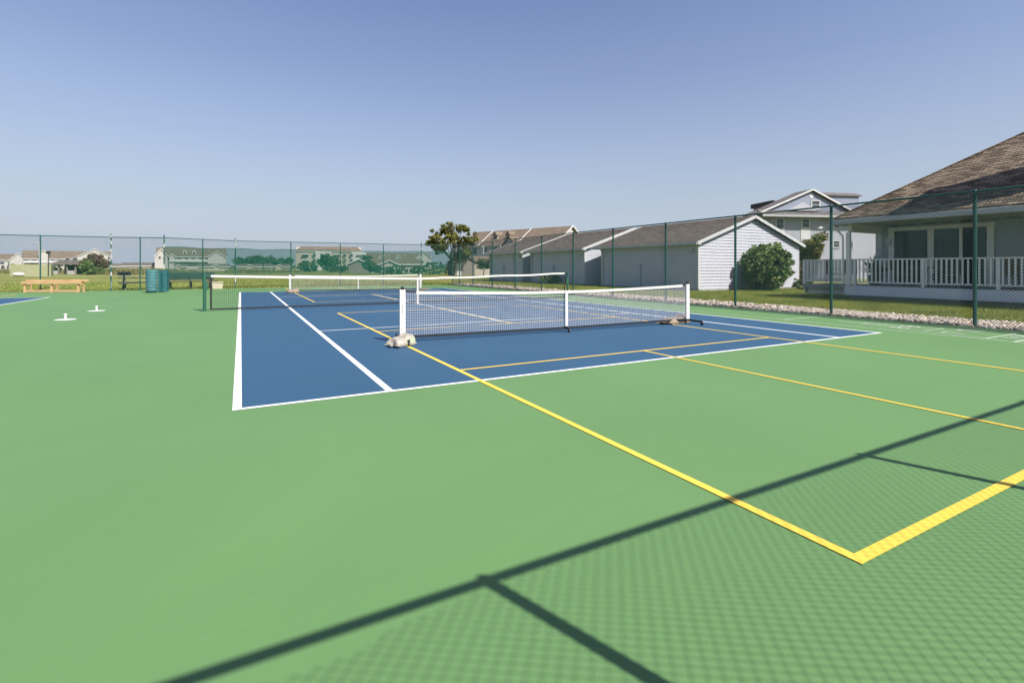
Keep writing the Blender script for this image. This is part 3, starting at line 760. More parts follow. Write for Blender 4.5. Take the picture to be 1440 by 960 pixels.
# ------------------------------------------------------------------ buildings, near
def siding(mb, o, u, n, poly, pitch=.17, out=.03):
    """lap siding over a convex polygon of (s, z) on the plane through o with axis u and outward normal n"""
    o = Vector(o); u = Vector(u); n = Vector(n)
    zs = [p[1] for p in poly]; z0, z1 = min(zs), max(zs)
    def span(z):
        xs = []
        for (a, b) in zip(poly, poly[1:] + poly[:1]):
            if (a[1] - z) * (b[1] - z) <= 0 and abs(a[1] - b[1]) > 1e-9:
                t = (z - a[1]) / (b[1] - a[1]); xs.append(a[0] + (b[0] - a[0]) * t)
            elif abs(a[1] - b[1]) <= 1e-9 and abs(a[1] - z) < 1e-9: xs += [a[0], b[0]]
        return (min(xs), max(xs)) if xs else None
    cuts = sorted({p[1] for p in poly}); z = z0
    while z < z1 - 1e-4:
        zn = min(z + pitch, z1)
        a = span(z + 1e-5); b = span(zn - 1e-5)
        if a and b:
            # widen to the max span when a corner lies in this course (eave line)
            P = lambda s, zz, e: o + u * s + n * e + Vector((0, 0, zz))
            mb.poly(P(a[0], z, out), P(a[1], z, out), P(b[1], zn, 0.002), P(b[0], zn, 0.002))
            mb.poly(P(a[0], z, 0.002), P(a[1], z, 0.002), P(a[1], z, out), P(a[0], z, out))
        z = zn
    return mb
def window(parent, o, u, n, s0, z0, s1, z1, fr=.07, mid=True, pane=None, world=True, frame=None):
    o = Vector(o); u = Vector(u); n = Vector(n)
    def bx(mb, a, b, c, d, e0, e1):
        cc = o + u * (a + c) / 2 + n * (e0 + e1) / 2 + Vector((0, 0, (b + d) / 2))
        mb.obox(cc, u * (c - a) / 2, n * (e1 - e0) / 2, (0, 0, (d - b) / 2))
    mb = MB(); bx(mb, s0, z0, s0 + fr, z1, .0, .055); bx(mb, s1 - fr, z0, s1, z1, .0, .055)
    bx(mb, s0 + fr, z1 - fr, s1 - fr, z1, .0, .055); bx(mb, s0 + fr, z0, s1 - fr, z0 + fr, .0, .055)
    if mid: bx(mb, s0 + fr, (z0 + z1) / 2 - .02, s1 - fr, (z0 + z1) / 2 + .02, .0, .045)
    wdw = mb.build('window', frame or M['trim'], parent, world=world)
    mb = MB(); bx(mb, s0 + fr, z0 + fr, s1 - fr, z1 - fr, .0, .025)
    mb.build('pane', pane or M['glass'], wdw, world=world)
    return wdw
def make_garage(loc, label, ln):
    r = thing('garage', label, 'garage', loc, 0, 'grey garages in a row beyond the fence')
    W = 9.0; E = 2.66; RZ = 4.2; oh = .22
    # long wall (faces the court)
    mb = MB(); siding(mb, (0, 0, 0), (0, -1, 0), (-1, 0, 0), [(-ln, .1), (0, .1), (0, E), (-ln, E)])
    siding(mb, (0, 0, 0), (1, 0, 0), (0, -1, 0), [(0, .1), (W, .1), (W, E)] + [(W / 2, RZ), (0, E)])
    siding(mb, (0, ln, 0), (1, 0, 0), (0, 1, 0), [(0, .1), (W, .1), (W, E), (W / 2, RZ), (0, E)])
    siding(mb, (W, 0, 0), (0, 1, 0), (1, 0, 0), [(0, .1), (ln, .1), (ln, E), (0, E)])
    wl = mb.build('wall', M['siding'], r)
    MB().box(-.02, -.02, -.06, W + .02, ln + .02, .12).build('foundation', M['concrete'], r)
    for x, y in ((0, 0), (W, 0), (0, ln)):
        MB().box(x - .07 if x == 0 else x - .05, y - .03 if y == 0 else y - .07, .12, x + .07 if x == 0 else x + .03, y + .09 if y == 0 else y + .03, E - .02).build('corner_trim', M['trim'], r)
    # roof: two slabs
    k = (RZ - E) / (W / 2); th = .09
    mb = MB()
    for s in (0, 1):
        ex = -.32 if s == 0 else W + .32; ez = E - .32 * k + .05
        a = [(ex, -oh, ez), (ex, ln + oh + .6, ez), (W / 2, ln + oh + .6, RZ + .05), (W / 2, -oh, RZ + .05)]
        mb.prism(a, (0, 0, th))
    rf = mb.build('roof', M['roof_grey'], r)
    for yy in (-oh - .03, ln + oh + .6):
        mb = MB(); mb.bar((-.34, yy + .012, E - .32 * k + .06), (W / 2, yy + .012, RZ + .06), .03, .17); mb.bar((W + .34, yy + .012, E - .32 * k + .06), (W / 2, yy + .012, RZ + .06), .03, .17)
        mb.build('rake_board', M['trim'], rf)
    MB().box(-.30, -oh, E - .14, -.02, ln + oh + .4, E - .10).build('soffit', M['trim'], rf)
    MB().box(-.44, -oh, E - .13, -.325, ln + oh + .6, E + .0).build('gutter', M['gutter'], rf, bevel=.02)
    MB().path([(-.36, ln - .25, E - .1), (-.12, ln - .2, E - .42), (-.06, ln - .18, E - .5), (-.06, ln - .18, .15), (-.2, ln - .18, .06)], .045, 8).build('downspout', M['trim'], r)
    MB().tube((-.05, ln * .54, .15), (-.05, ln * .54, 1.25), .03, 8).box(-.1, ln * .54 - .05, 1.2, -.01, ln * .54 + .05, 1.5).build('utility_pipe', M['siding_blue'], r)
    fl = MB().box(-.06, .42, E - .5, -.01, .56, E - .36); fl.lathe([(.03, 0), (.07, .12)], (-.14, .42, E - .55), 12); fl.lathe([(.03, 0), (.07, .12)], (-.14, .56, E - .55), 12)
    fl.build('floodlight', M['lamp_white'], r)
    return r
make_garage((22.0, 13.95, -.02), 'nearest grey garage, with a round bush growing at its gable wall', 8.3)
make_garage((22.0, 24.2, -.02), 'middle of three grey garages, its sunlit gable partly in shadow', 7.6)
make_garage((22.0, 33.3, -.02), 'farthest grey garage, nearest the big olive green tree', 6.6)

def clubhouse():
    XE, YE, ZE, K = 21.3, 6.5, 3.13, .69
    r = thing('clubhouse', 'blue grey clubhouse with tan shingled hip roof and white railed deck', 'building', (24, 0, 0))
    XW, YW, YB = 24.1, 6.25, -14.0
    b = lambda mb, n, m, p=r, **k: mb.build(n, m, p, world=True, **k)
    mb = MB(); siding(mb, (XW, 0, 0), (0, -1, 0), (-1, 0, 0), [(-YW, .3), (-5.8, .3), (-5.8, 3.0), (-YW, 3.0)], .17)
    siding(mb, (XW, 0, 0), (0, -1, 0), (-1, 0, 0), [(-2.4, .3), (14, .3), (14, 3.0), (-2.4, 3.0)], .17)
    siding(mb, (XW, 0, 0), (0, -1, 0), (-1, 0, 0), [(-5.8, 2.93), (-2.4, 2.93), (-2.4, 3.0), (-5.8, 3.0)], .17)
    siding(mb, (XW, 0, 0), (0, -1, 0), (-1, 0, 0), [(-5.8, .3), (-2.4, .3), (-2.4, .62), (-5.8, .62)], .17)
    siding(mb, (XW, YW, 0), (1, 0, 0), (0, 1, 0), [(0, .3), (12, .3), (12, 3.0), (0, 3.0)], .17); b(mb, 'wall', M['siding_blue'])
    mb = MB().box(XW - .04, YW - .22, .5, XW + .0, YW + .03, 3.0).box(XW, YW + .02, .5, XW + .12, YW + .05, 3.0); b(mb, 'corner_trim', M['trim'])
    # roof
    RX = 8.0; RZ = ZE + RX * K
    mb = MB()
    e = [(XE, YE, ZE), (XE, -16, ZE), (XE + 2 * RX, -16, ZE), (XE + 2 * RX, YE, ZE)]
    p, q = (XE + RX, YE - RX, RZ), (XE + RX, -16, RZ)
    th = (0, 0, .12)
    up = lambda t: tuple(Vector(t) + Vector(th))
    mb.poly(up(e[1]), up(q), up(p), up(e[0])); mb.poly(up(e[2]), up(e[3]), up(p), up(q)); mb.poly(up(e[0]), up(p), up(e[3]))
    mb.poly(*[e[i] for i in (0, 1)], up(e[1]), up(e[0])); mb.poly(*[e[i] for i in (3, 0)], up(e[0]), up(e[3]))
    rf = b(mb, 'roof', M['roof_tan'])
    mb = MB(); d0 = .0; stp = .118
    while d0 < RX - .2:
        d1 = d0 + stp; za = ZE + .122 + K * d0; zb = ZE + .122 + K * d1; ya, yb = YE - d0, YE - d1
        mb.poly((XE + d0, -16, za + .022), (XE + d1, -16, zb + .004), (XE + d1, yb, zb + .004), (XE + d0, ya, za + .022))
        mb.poly((XE + d0, -16, za), (XE + d0, -16, za + .022), (XE + d0, ya, za + .022), (XE + d0, ya, za)); d0 = d1
    b(mb, 'shingle_courses', M['roof_tan'], rf)
    b(MB().bar((XE, YE, ZE + .15), (XE + RX, YE - RX, RZ + .15), .16, .03), 'hip_cap', M['roof_tan'], rf)
    b(MB().box(XE + .02, -14, ZE - .08, XW, YE - .02, ZE - .03), 'soffit', M['soffit'], rf)
    mb = MB()
    y = YE - .6
    while y > -13: mb.box(XE + .1, y - .02, ZE - .12, XW - .02, y + .02, ZE - .082); y -= .62
    b(mb, 'soffit_batten', M['gutter'], rf)
    b(MB().box(XE - .13, -15, ZE - .13, XE - .01, YE + .12, ZE + .06).box(XE - .0, YE + .01, ZE - .13, XE + 8, YE + .12, ZE + .06), 'gutter', M['gutter'], rf, bevel=.02)
    b(MB().box(XE + .52, YE - .42, ZE - .42, XW, YE - .28, ZE - .13), 'porch_beam', M['deck_white'])
    b(MB().box(XE + .36, YE - .42, .55, XE + .49, YE - .28, ZE - .42), 'porch_post', M['deck_white'])
    b(MB().path([(XE - .06, YE + .05, ZE - .1), (XE + .25, YE - .1, ZE - .45), (XE + .30, YE - .2, ZE - .6), (XE + .30, YE - .2, .6)], .04), 'downspout', M['deck_white'])
    fl = MB().bar((XE, YE + .12, ZE - .1), (XE, YE + .5, ZE - .16), .05, .04); fl.lathe([(.02, 0), (.06, -.02), (.16, -.1), (.16, -.12)], (XE, YE + .5, ZE - .14), 14)
    b(fl, 'floodlight', M['lamp_white'])
    # sliding doors: y 5.75 .. 2.45
    d = MB(); z0, z1 = .62, 2.78   # door frames
    for y0, y1 in ((5.78, 5.58), (4.42, 4.22), (3.42, 3.32), (2.62, 2.42)): d.box(XW - .06, y1, z0, XW, y0, z1)
    d.box(XW - .07, 2.40, z1, XW, 5.80, z1 + .15); dr = b(d, 'sliding_door', M['deck_white'])
    for y0, y1 in ((5.58, 4.42), (4.22, 3.42), (3.32, 2.62)): b(MB().box(XW - .03, y1, z0, XW - .022, y0, z1), 'pane', M['clear_glass'], dr)
    b(MB().box(XW + 3.2, 1.2, .56, XW + 3.25, 6.1, 2.95).box(XW + .05, 6.0, .56, XW + 3.19, 6.05, 2.95).box(XW + .05, 1.2, .56, XW + 3.19, 1.25, 2.95).box(XW + .05, 1.26, .5, XW + 3.19, 5.99, .55).box(XW + .05, 1.26, 2.96, XW + 3.19, 5.99, 2.99), 'interior_room', M['room'])
    for y0, y1 in ((4.2, 3.85), (3.32, 3.15), (5.55, 5.35)):
        cu = MB(); yy = y1
        while yy < y0 - .01: cu.tube((XW + .16 + .02 * ((int(yy * 50)) % 2), yy + .025, .6), (XW + .16 + .02 * ((int(yy * 50)) % 2), yy + .025, 2.75), .03, 8); yy += .05
        b(cu, 'curtain', M['curtain'])
    b(MB().box(XW - .06, YW - .55, 2.25, XW - .02, YW - .40, 2.45).box(XW - .14, YW - .56, 2.2, XW - .06, YW - .39, 2.48), 'wall_lamp', M['lamp_white'])
    for y0 in (-.4, -3.4): window(r, (XW - .01, 0, 0), (0, -1, 0), (-1, 0, 0), -y0 - .7, 1.15, -y0 + .7, 2.5)
    # deck
    XD = 21.75
    b(MB().box(XD, -10, .40, XW - .02, 8.05, .55), 'deck_floor', M['deck_floor'])
    b(MB().box(XD - .06, -10, .16, XD - .005, 6.3, .53), 'deck_fascia', M['deck_skirt'])
    b(MB().box(XD + .28, 6.31, .16, XD + .33, 8.0, .395), 'deck_fascia', M['deck_skirt'])
    b(MB().box(XD + .30, -10, -.06, XD + .36, 6.2, .16), 'deck_skirt', M['concrete'])
    b(MB().box(XD + .2, 8.06, .16, XW, 8.10, .5), 'deck_fascia', M['deck_skirt'])
    # railing
    mb = MB()
    mb.box(XD - .01, -10, 1.56, XD + .09, 8.05, 1.61); mb.box(XD + .02, -10, .66, XD + .06, 8.0, .71); mb.box(XD + .10, 7.97, 1.56, XW + 1.5, 8.05, 1.61); mb.box(XD + .10, 7.99, .66, XW + 1.5, 8.03, .71)
    y = 7.85
    while y > -9.9: mb.box(XD + .022, y - .025, .71, XD + .058, y + .025, 1.56); y -= .148
    x = XD + .2
    while x < XW + 1.4: mb.box(x - .019, 7.99, .71, x + .019, 8.027, 1.56); x += .148
    rl = b(mb, 'railing', M['deck_white'])
    for y in (8.0, 5.95, 3.65, 1.6, -.6, -3, -5.5, -8): b(MB().box(XD - .008, y - .045, .55, XD + .085, y + .045, 1.56), 'post', M['deck_white'], rl)
    b(MB().box(22.9, -1.9, 3.6, 24.15, -.75, 9.3).box(22.84, -1.96, 9.3, 24.21, -.69, 9.45), 'chimney', M['siding_blue'], rf)
    return r
clubhouse()

def chair(loc, rz, m, label, first=[None]):
    if first[0] is None:
        r = thing('patio_chair', label, 'chair', loc, rz, 'patio chairs on the white railed deck'); first[0] = r
        MB().box(-.24, -.24, .42, .24, .24, .47).build('seat', m, r, bevel=.015)
        MB().obox((0, .25, .78), (.23, 0, 0), (0, .02, 0), (0, .05, .30)).build('backrest', m, r, bevel=.015)
        for sx in (-1, 1):
            for sy in (-1, 1): MB().tube((sx * .22, sy * .22, 0), (sx * .21, sy * .21, .43), .016, 8).build('leg', M['black_metal'], r)
            MB().path([(sx * .25, -.22, .45), (sx * .25, -.22, .66), (sx * .25, .25, .68)], .017).build('armrest', M['black_metal'], r)
        return r
    r = copy_tree(first[0]); r.location = loc; r.rotation_euler = (0, 0, rz); r['label'] = label; return r
def patio_table(loc, label):
    r = thing('patio_table', label, 'table', loc)
    MB().lathe([(.5, .70), (.52, .71), (.52, .73), (.5, .74)], n=24).build('tabletop', M['black_metal'], r)
    for k in range(4):
        a = k * math.pi / 2 + .6; MB().path([(.4 * math.cos(a), .4 * math.sin(a), 0), (.2 * math.cos(a), .2 * math.sin(a), .35), (.35 * math.cos(a), .35 * math.sin(a), .70)], .016).build('leg', M['black_metal'], r)
patio_table((22.95, 4.05, .55), 'black round patio table on the deck in front of the sliding doors')
chair((22.95, 4.85, .55), R(0), M['chair'], 'brown patio chair on the left side of the deck table')
chair((22.95, 3.25, .55), R(180), M['chair'], 'brown patio chair on the right side of the deck table')
chair((23.6, 1.9, .55), R(-90), M['chair'], 'brown patio chair near the right end of the sliding doors')
chair((22.8, 7.3, .55), R(60), M['chair'], 'brown patio chair at the open left end of the deck')
chair((22.8, 6.65, .55), R(120), M['chair'], 'brown patio chair beside the dark potted plant on the deck')

# ------------------------------------------------------------------ vegetation
def leaf_quads(C, n_each, spread, size, flat=.8):
    """C (k,3) clump centres -> quads"""
    k = len(C); c = np.repeat(C, n_each, 0); N = len(c)
    sp = np.repeat(np.broadcast_to(spread, (k,)), n_each)[:, None]
    d = rng.normal(size=(N, 3)); d /= np.linalg.norm(d, axis=1)[:, None]
    p = c + d * sp * (rng.random((N, 1)) ** .5) * np.array([1, 1, flat])
    u = rng.normal(size=(N, 3)); u /= np.linalg.norm(u, axis=1)[:, None]
    v = np.cross(u, rng.normal(size=(N, 3))); v /= np.linalg.norm(v, axis=1)[:, None]
    s = size * (.6 + .8 * rng.random((N, 1)))
    q = np.stack([p - u * s, p + v * s * .55, p + u * s, p - v * s * .55], 1)
    return q.reshape(-1, 3), np.arange(4 * N).reshape(-1, 4)
def grow(h, spread, n_limb, rnd, base=.22, low=.25):
    """skeleton: segments (p, q, r0, r1) and tips"""
    segs = []; tips = []
    th = h * base; r0 = h * .022
    segs.append((V(0, 0, 0), V(.02 * h, 0, th), r0 * 1.25, r0))
    def limb(p, d, L, r, lev):
        n = 3; cur = p
        for i in range(n):
            d = (d + V(rnd.uniform(-.3, .3), rnd.uniform(-.3, .3), rnd.uniform(-.1, .3))).normalized()
            nx = cur + d * L / n; segs.append((cur, nx, r * (1 - i / n * .5), r * (1 - (i + 1) / n * .5))); cur = nx
            if lev > 0 and i >= 0:
                for _ in range(2 if i else 1):
                    dd = (d + V(rnd.uniform(-1, 1), rnd.uniform(-1, 1), rnd.uniform(-.4, .7)) * .9).normalized()
                    limb(cur, dd, L * rnd.uniform(.4, .6), r * .5, lev - 1)
        tips.append(cur)
    top = V(.02 * h, 0, th)
    for i in range(n_limb):
        a = 6.283 * i / n_limb + rnd.uniform(-.4, .4); el = rnd.uniform(low, 1.35)
        d = V(math.cos(a) * math.cos(el), math.sin(a) * math.cos(el), math.sin(el))
        limb(top + V(0, 0, rnd.uniform(-.05, .12) * h), d, rnd.uniform(.75, 1.1) * (spread if el < .8 else h * (1 - base) * .72), r0 * .55, 2)
    return segs, tips
def tree(name, label, loc, h, spread, limbs, m, n_each, size, clump, seed, cat='tree', group=None, base=.22, low=.25):
    rnd = random.Random(seed); segs, tips = grow(h, spread, limbs, rnd, base, low)
    zmax = max(t.z for t in tips); kz = (h - clump * .6) / zmax
    r = thing(name, label, cat, loc, 0, group)
    mb = MB()
    for p, q, a, b in segs: mb.tube((p.x, p.y, p.z * kz), (q.x, q.y, q.z * kz), a, 6, b, caps=False)
    mb.build('trunk', M['bark'], r, smooth=True)
    C = np.array([(t.x, t.y, t.z * kz) for t in tips])
    mids = [((p + q) / 2) for p, q, a, b in segs[3:] if a < h * .0075]
    if size < .3 and mids: C = np.concatenate([C, np.array([(t.x, t.y, t.z * kz) for t in mids[::2]])])
    keep = rng.random(len(C)) < .85; C = C[keep]
    v, f = leaf_quads(C, n_each, clump * (.6 + .7 * rng.random(len(C))), size)
    np_mesh('crown', v, f, m, r)
    return r
def broad_tree():
    x, y = at(637, 79)
    r = thing('tree', 'broad olive green tree standing past the corner of the far fence', 'tree', (x, y, -.05), -YAW)
    lobes = [(-2.9, 0, 6.1, 1.0), (-.95, .5, 7.4, 1.15), (1.55, -.3, 7.3, 1.0), (-.2, -.8, 6.0, 1.05), (2.7, .3, 5.9, 1.05), (1.2, 1.1, 4.8, 1.25), (1.9, -.7, 3.6, 1.05), (.3, .8, 3.3, .9), (-2.4, .6, 4.4, .95), (-1.4, -1.0, 4.8, 1.0), (-.2, 1.6, 6.2, 1.0), (-3.7, .2, 5.1, .45)]
    mb = MB(); mb.tube((0, 0, 0), (.05, 0, 1.1), .24, 10, .19); mb.tube((.05, 0, 1.1), (.0, 0, 2.3), .19, 10, .16)
    C = []; S = []; rb = random.Random(3)
    for lx, ly, lz, lr in lobes:
        p0 = V(0, 0, 2.2); q = V(lx, ly, lz); md = p0 + (q - p0) * .5 + V(rb.uniform(-.3, .3), rb.uniform(-.3, .3), .25)
        mb.tube(p0, md, .11, 7, .075); mb.tube(md, q, .075, 7, .03)
        for k in range(int(20 * lr)):
            d = V(rb.gauss(0, 1), rb.gauss(0, 1), rb.gauss(0, .85)).normalized() * lr * rb.uniform(.35, 1.05)
            t = q + d; mb.tube(q + d * .05, t, .025, 5, .01, caps=False); C.append(tuple(t)); S.append(rb.uniform(.26, .54))
    mb.build('trunk', M['bark'], r, smooth=True)
    v, f = leaf_quads(np.array(C), 85, np.array(S), .13); np_mesh('crown', v, f, M['leaf_tree'], r)
broad_tree()
def shrub(name, label, loc, rx, ry, h, m, n, size, seed, stems=7, group=None, cat='bush'):
    r = thing(name, label, cat, loc, 0, group); rnd = random.Random(seed)
    mb = MB(); C = []
    for i in range(stems):
        a = 6.28 * i / stems; q = V(math.cos(a) * rx * .5, math.sin(a) * ry * .5, h * .6)
        mb.tube((math.cos(a) * .06, math.sin(a) * .06, 0), q, .03 * h / 2, 6, .01 * h / 2)
    mb.build('stem', M['bark'], r)
    k = n
    d = rng.normal(size=(k, 3)); d /= np.linalg.norm(d, axis=1)[:, None]
    rad = (.45 + .55 * rng.random((k, 1)) ** .5)
    rad[::9] *= 1.13; lump = 1 + .13 * np.sin(d[:, :1] * 5 + seed) * np.cos(d[:, 1:2] * 6 + d[:, 2:] * 4)
    C = d * rad * lump * np.array([rx, ry, h / 2]) + np.array([0, 0, h / 2])
    C[:, 2] = np.maximum(C[:, 2], .08)
    v, f = leaf_quads(C, 26, h * .085, size); np_mesh('foliage', v, f, m, r); return r
shrub('bush', 'large round green bush against the gable wall of the nearest garage', (26.15, 12.75, -.05), 1.32, 1.1, 2.6, M['leaf_bush'], 420, .10, 3)
x, y = at(1129, 40); tree('tree', 'small olive tree between the garage and the grey apartment house', (x, y, -.05), 4.3, .9, 7, M['leaf_tree'], 50, .12, .4, 5, base=.15)
x, y = at(1124, 37); shrub('bush', 'brown hedge bush at the left end of the white railed deck', (x, y, -.05), 1.2, 1, 1.9, M['leaf_red'], 120, .1, 8)
x, y = at(680, 68); tree('tree', 'slim young tree in front of the small taupe shed', (x, y, -.05), 2.6, .9, 5, M['leaf_far'], 22, .1, .3, 9, base=.4)
shrub('bush', 'low dark bush at the foot of the farthest garage wall', (21.3, 27.8, -.05), .9, .7, .8, M['leaf_bush'], 70, .08, 4)
shrub('bush', 'small dark bush at the right end of the bush by the garage', (28.9, 12.4, -.05), .7, .5, .7, M['leaf_bush'], 60, .07, 5)
# potted plant on the deck
r = thing('potted_plant', 'dark spiky potted plant on the deck beside the porch post', 'plant', (22.9, 5.75, .55))
MB().lathe([(.16, 0), (.2, .05), (.26, .40), (.28, .42), (.26, .43)], n=18).build('pot', mat('dark_pot', (.05, .045, .05), .5), r, smooth=True)
mb = MB()
for k in range(70):
    a = random.uniform(0, 6.28); el = random.uniform(.3, 1.4); L = random.uniform(.5, 1.0)
    d = V(math.cos(a) * math.cos(el), math.sin(a) * math.cos(el), math.sin(el)); p = V(0, 0, .42); q = p + d * L; s = V(-math.sin(a), math.cos(a), 0) * .03
    md = p + d * L * .5 + V(0, 0, .04); mb.poly(p - s * .4, p + s * .4, md + s, q, md - s)
mb.build('leaves', M['leaf_dark'], r)

# far vegetation
for i, (px, z, h, sp, kind, lab) in enumerate([
    (130, 92, 3.9, 2.3, 'leaf_red', 'rust coloured small tree beside the brown roofed pavilion'),
    (345, 210, 5.6, 4.0, 'leaf_far', 'dark tree over the pale sheds, leftmost of the far clump'),
    (357, 205, 6.2, 4.2, 'leaf_far', 'dark tree over the pale sheds, second from the left in the far clump'),
    (370, 215, 6.4, 4.4, 'leaf_far', 'dark tree over the pale sheds, tallest in the middle of the far clump'),
    (384, 200, 5.6, 4.0, 'leaf_far', 'dark tree over the pale sheds, right of the tallest one'),
    (402, 205, 5.4, 3.6, 'leaf_far', 'dark tree near the left end wall of the tan apartment block'),
    (461, 190, 6.6, 2.9, 'leaf_far', 'dark green tree covering the middle balconies of the tan apartment block'),
    (516, 200, 6.3, 3.5, 'leaf_far', 'dark tree at the right end of the tan apartment block'),
    (521, 103, 3.0, 1.4, 'leaf_far', 'small tree before the pale garage row')]):
    x, y = at(px, z); tree('tree', lab, (x, y, -.05), h, sp, 7, M[kind], 28 if z > 150 else 40, .34 if z > 150 else .16, h * .14, 20 + i, group='far trees seen through the fence', base=.18)
for i, (px, z, rx, h, kind, lab) in enumerate([
    (123, 86, 1.0, 2.4, 'leaf_bush', 'dark upright evergreen beside the rust coloured tree'),
    (138, 88, .9, 1.2, 'leaf_bush', 'low green shrub right of the rust coloured tree'),
    (150, 90, .9, 1.1, 'leaf_bush', 'low green shrub just left of the gate post'),
    (160, 92, .9, 1.1, 'leaf_bush', 'low green shrub just right of the gate post'),
    (78, 97, .9, 1.5, 'leaf_bush', 'small dark shrub at the left side of the pavilion'),
    (434, 150, 3.2, 2.9, 'leaf_far', 'rounded hedge at the foot of the tan apartment block, left one'),
    (472, 140, 3.6, 1.9, 'leaf_far', 'low wide hedge under the dark tree at the tan apartment block'),
    (541, 98, 1.9, 1.5, 'leaf_far', 'clipped hedge before the pale garage row, left part'),
    (558, 97, 2.2, 1.7, 'leaf_far', 'clipped hedge before the pale garage row, right part'),
    (588, 100, 1.6, 1.5, 'leaf_far', 'round shrub just left of the fence corner post'),
    (615, 92, 3.6, 2.4, 'leaf_far', 'dark hedge under the broad olive green tree')]):
    x, y = at(px, z); shrub('shrub', lab, (x, y, -.05), rx, rx * .8, h, M[kind], 110, .13 if z < 120 else .25, 30 + i, group='far shrubs and hedges', cat='shrub')
# treeline on the horizon
tl = []
for k in range(420):
    px = -300 + k * 4.4; z = 430 + 40 * math.sin(k * .37); x, y = at(px, z); tl.append((x, y, 1.1 + .9 * abs(math.sin(k * 1.7)) * abs(math.cos(k * .23))))
v, f = leaf_quads(np.array(tl), 26, 2.2, .9, .7); v[:, 2] = np.maximum(v[:, 2], -.05)
tag(np_mesh('treeline', v, f, M['leaf_far']), 'low dark green line of distant trees on the horizon', 'trees', kind='stuff')

# ------------------------------------------------------------------ far buildings
def house(label, px0, px1, Z, eave, ridge, depth, wallm, roofm, rot=0, wins=(), gables=(), dormers=(), balconies=(), name='house', group=None, hip=0, cat='house'):
    """long house; local x runs left to right, y away; sizes from its bearing and distance"""
    pc = (px0 + px1) / 2; be = math.atan((pc - 720) / 702.7); rho = Z / math.cos(be)
    lx = lambda px: rho * math.tan(math.atan((px - 720) / 702.7) - be)
    cx0, cy0 = at(pc, Z); th0 = -YAW - be; l0 = lx(px0)
    x0, y0 = cx0 + l0 * math.cos(th0), cy0 + l0 * math.sin(th0)
    L = lambda px: lx(px) - l0
    W = L(px1); E = hz(eave, Z) + .05; RZ = hz(ridge, Z) + .05; s = W / (px1 - px0)
    r = thing(name, label, cat, (x0, y0, -.05), th0 + rot, group)
    mb = MB().prism([(0, 0, 0), (0, depth, 0), (0, depth, E), (0, depth / 2, RZ), (0, 0, E)], (W, 0, 0)); mb.build('wall', wallm, r)
    oh = .35; k = (RZ - E) / (depth / 2); mb = MB(); th = (0, 0, .18)
    for ey, ez in ((-oh, E - oh * k + .03), (depth + oh, E - oh * k + .03)):
        mb.prism([(-oh + 0, ey, ez), (W + oh, ey, ez), (W + oh - hip, depth / 2, RZ + .03), (-oh + hip, depth / 2, RZ + .03)], th)
    rf = mb.build('roof', roofm, r)
    mb = MB().box(-oh, -oh - .05, E - oh * k - .1, W + oh, -oh + .0, E - oh * k + .2); mb.build('fascia', M['trim'], rf)
    fy = 0
    for (gx0, gx1, pk, out, ev) in gables:               # cross gable facing the viewer
        a, b = L(gx0), L(gx1); pz = hz(pk, Z) + .05; ez = hz(ev, Z) + .05
        MB().prism([(a, -out, 0), (b, -out, 0), (b, -out, ez), ((a + b) / 2, -out, pz), (a, -out, ez)], (0, out + depth * .45, 0)).build('gable_wall', wallm, r)
        mb = MB()
        for sx, c in ((a - .3, -1), (b + .3, 1)):
            kk = (pz - ez) / ((b - a) / 2); mb.prism([(sx, -out - .3, ez - .3 * kk + .03), ((a + b) / 2, -out - .3, pz + .03), ((a + b) / 2, depth * .45, pz + .03), (sx, depth * .45, ez - .3 * kk + .03)], (0, 0, .16))
        gr = mb.build('gable_roof', roofm, r)
        mb = MB()
        for sx in (a - .32, b + .32): mb.bar((sx, -out - .33, ez - .3 * kk + .08), ((a + b) / 2, -out - .33, pz + .08), .05, .26)
        mb.build('rake_board', M['trim'], gr)
    for (dx, w_, zt, zb) in dormers:
        c = L(dx); hw = w_ * s / 2; t, bz = hz(zt, Z), hz(zb, Z); yy = (bz - E) / k
        d = MB().prism([(c - hw, yy, bz - .2), (c + hw, yy, bz - .2), (c + hw, yy, t - hw * .8), (c, yy, t), (c - hw, yy, t - hw * .8)], (0, (t - bz) / k + .3, 0)).build('dormer', M['siding_white'], r)
        MB().box(c - hw * .45, yy - .05, bz + .15, c + hw * .45, yy - .01, t - hw).build('window', M['glass_far'], d)
    for (bx0, bx1, zt, zb) in balconies:
        a, b = L(bx0), L(bx1); t, bz = hz(zt, Z), hz(zb, Z)
        MB().box(a, -1.5, bz, b, -1.35, t).box(a, -1.35, bz, b, -.02, bz + .15).build('balcony', M['trim'], r)
    for (wx, w_, zt, zb, out) in wins:
        a = L(wx) - w_ * s / 2; b = a + w_ * s; t, bz = hz(zt, Z), hz(zb, Z)
        wd_ = MB().box(a - .1, -out - .06, bz - .1, b + .1, -out - .005, t + .1).build('window', M['trim'], r)
        MB().box(a, -out - .09, bz, b, -out - .061, t).build('pane', M['glass_far'], wd_)
    return r
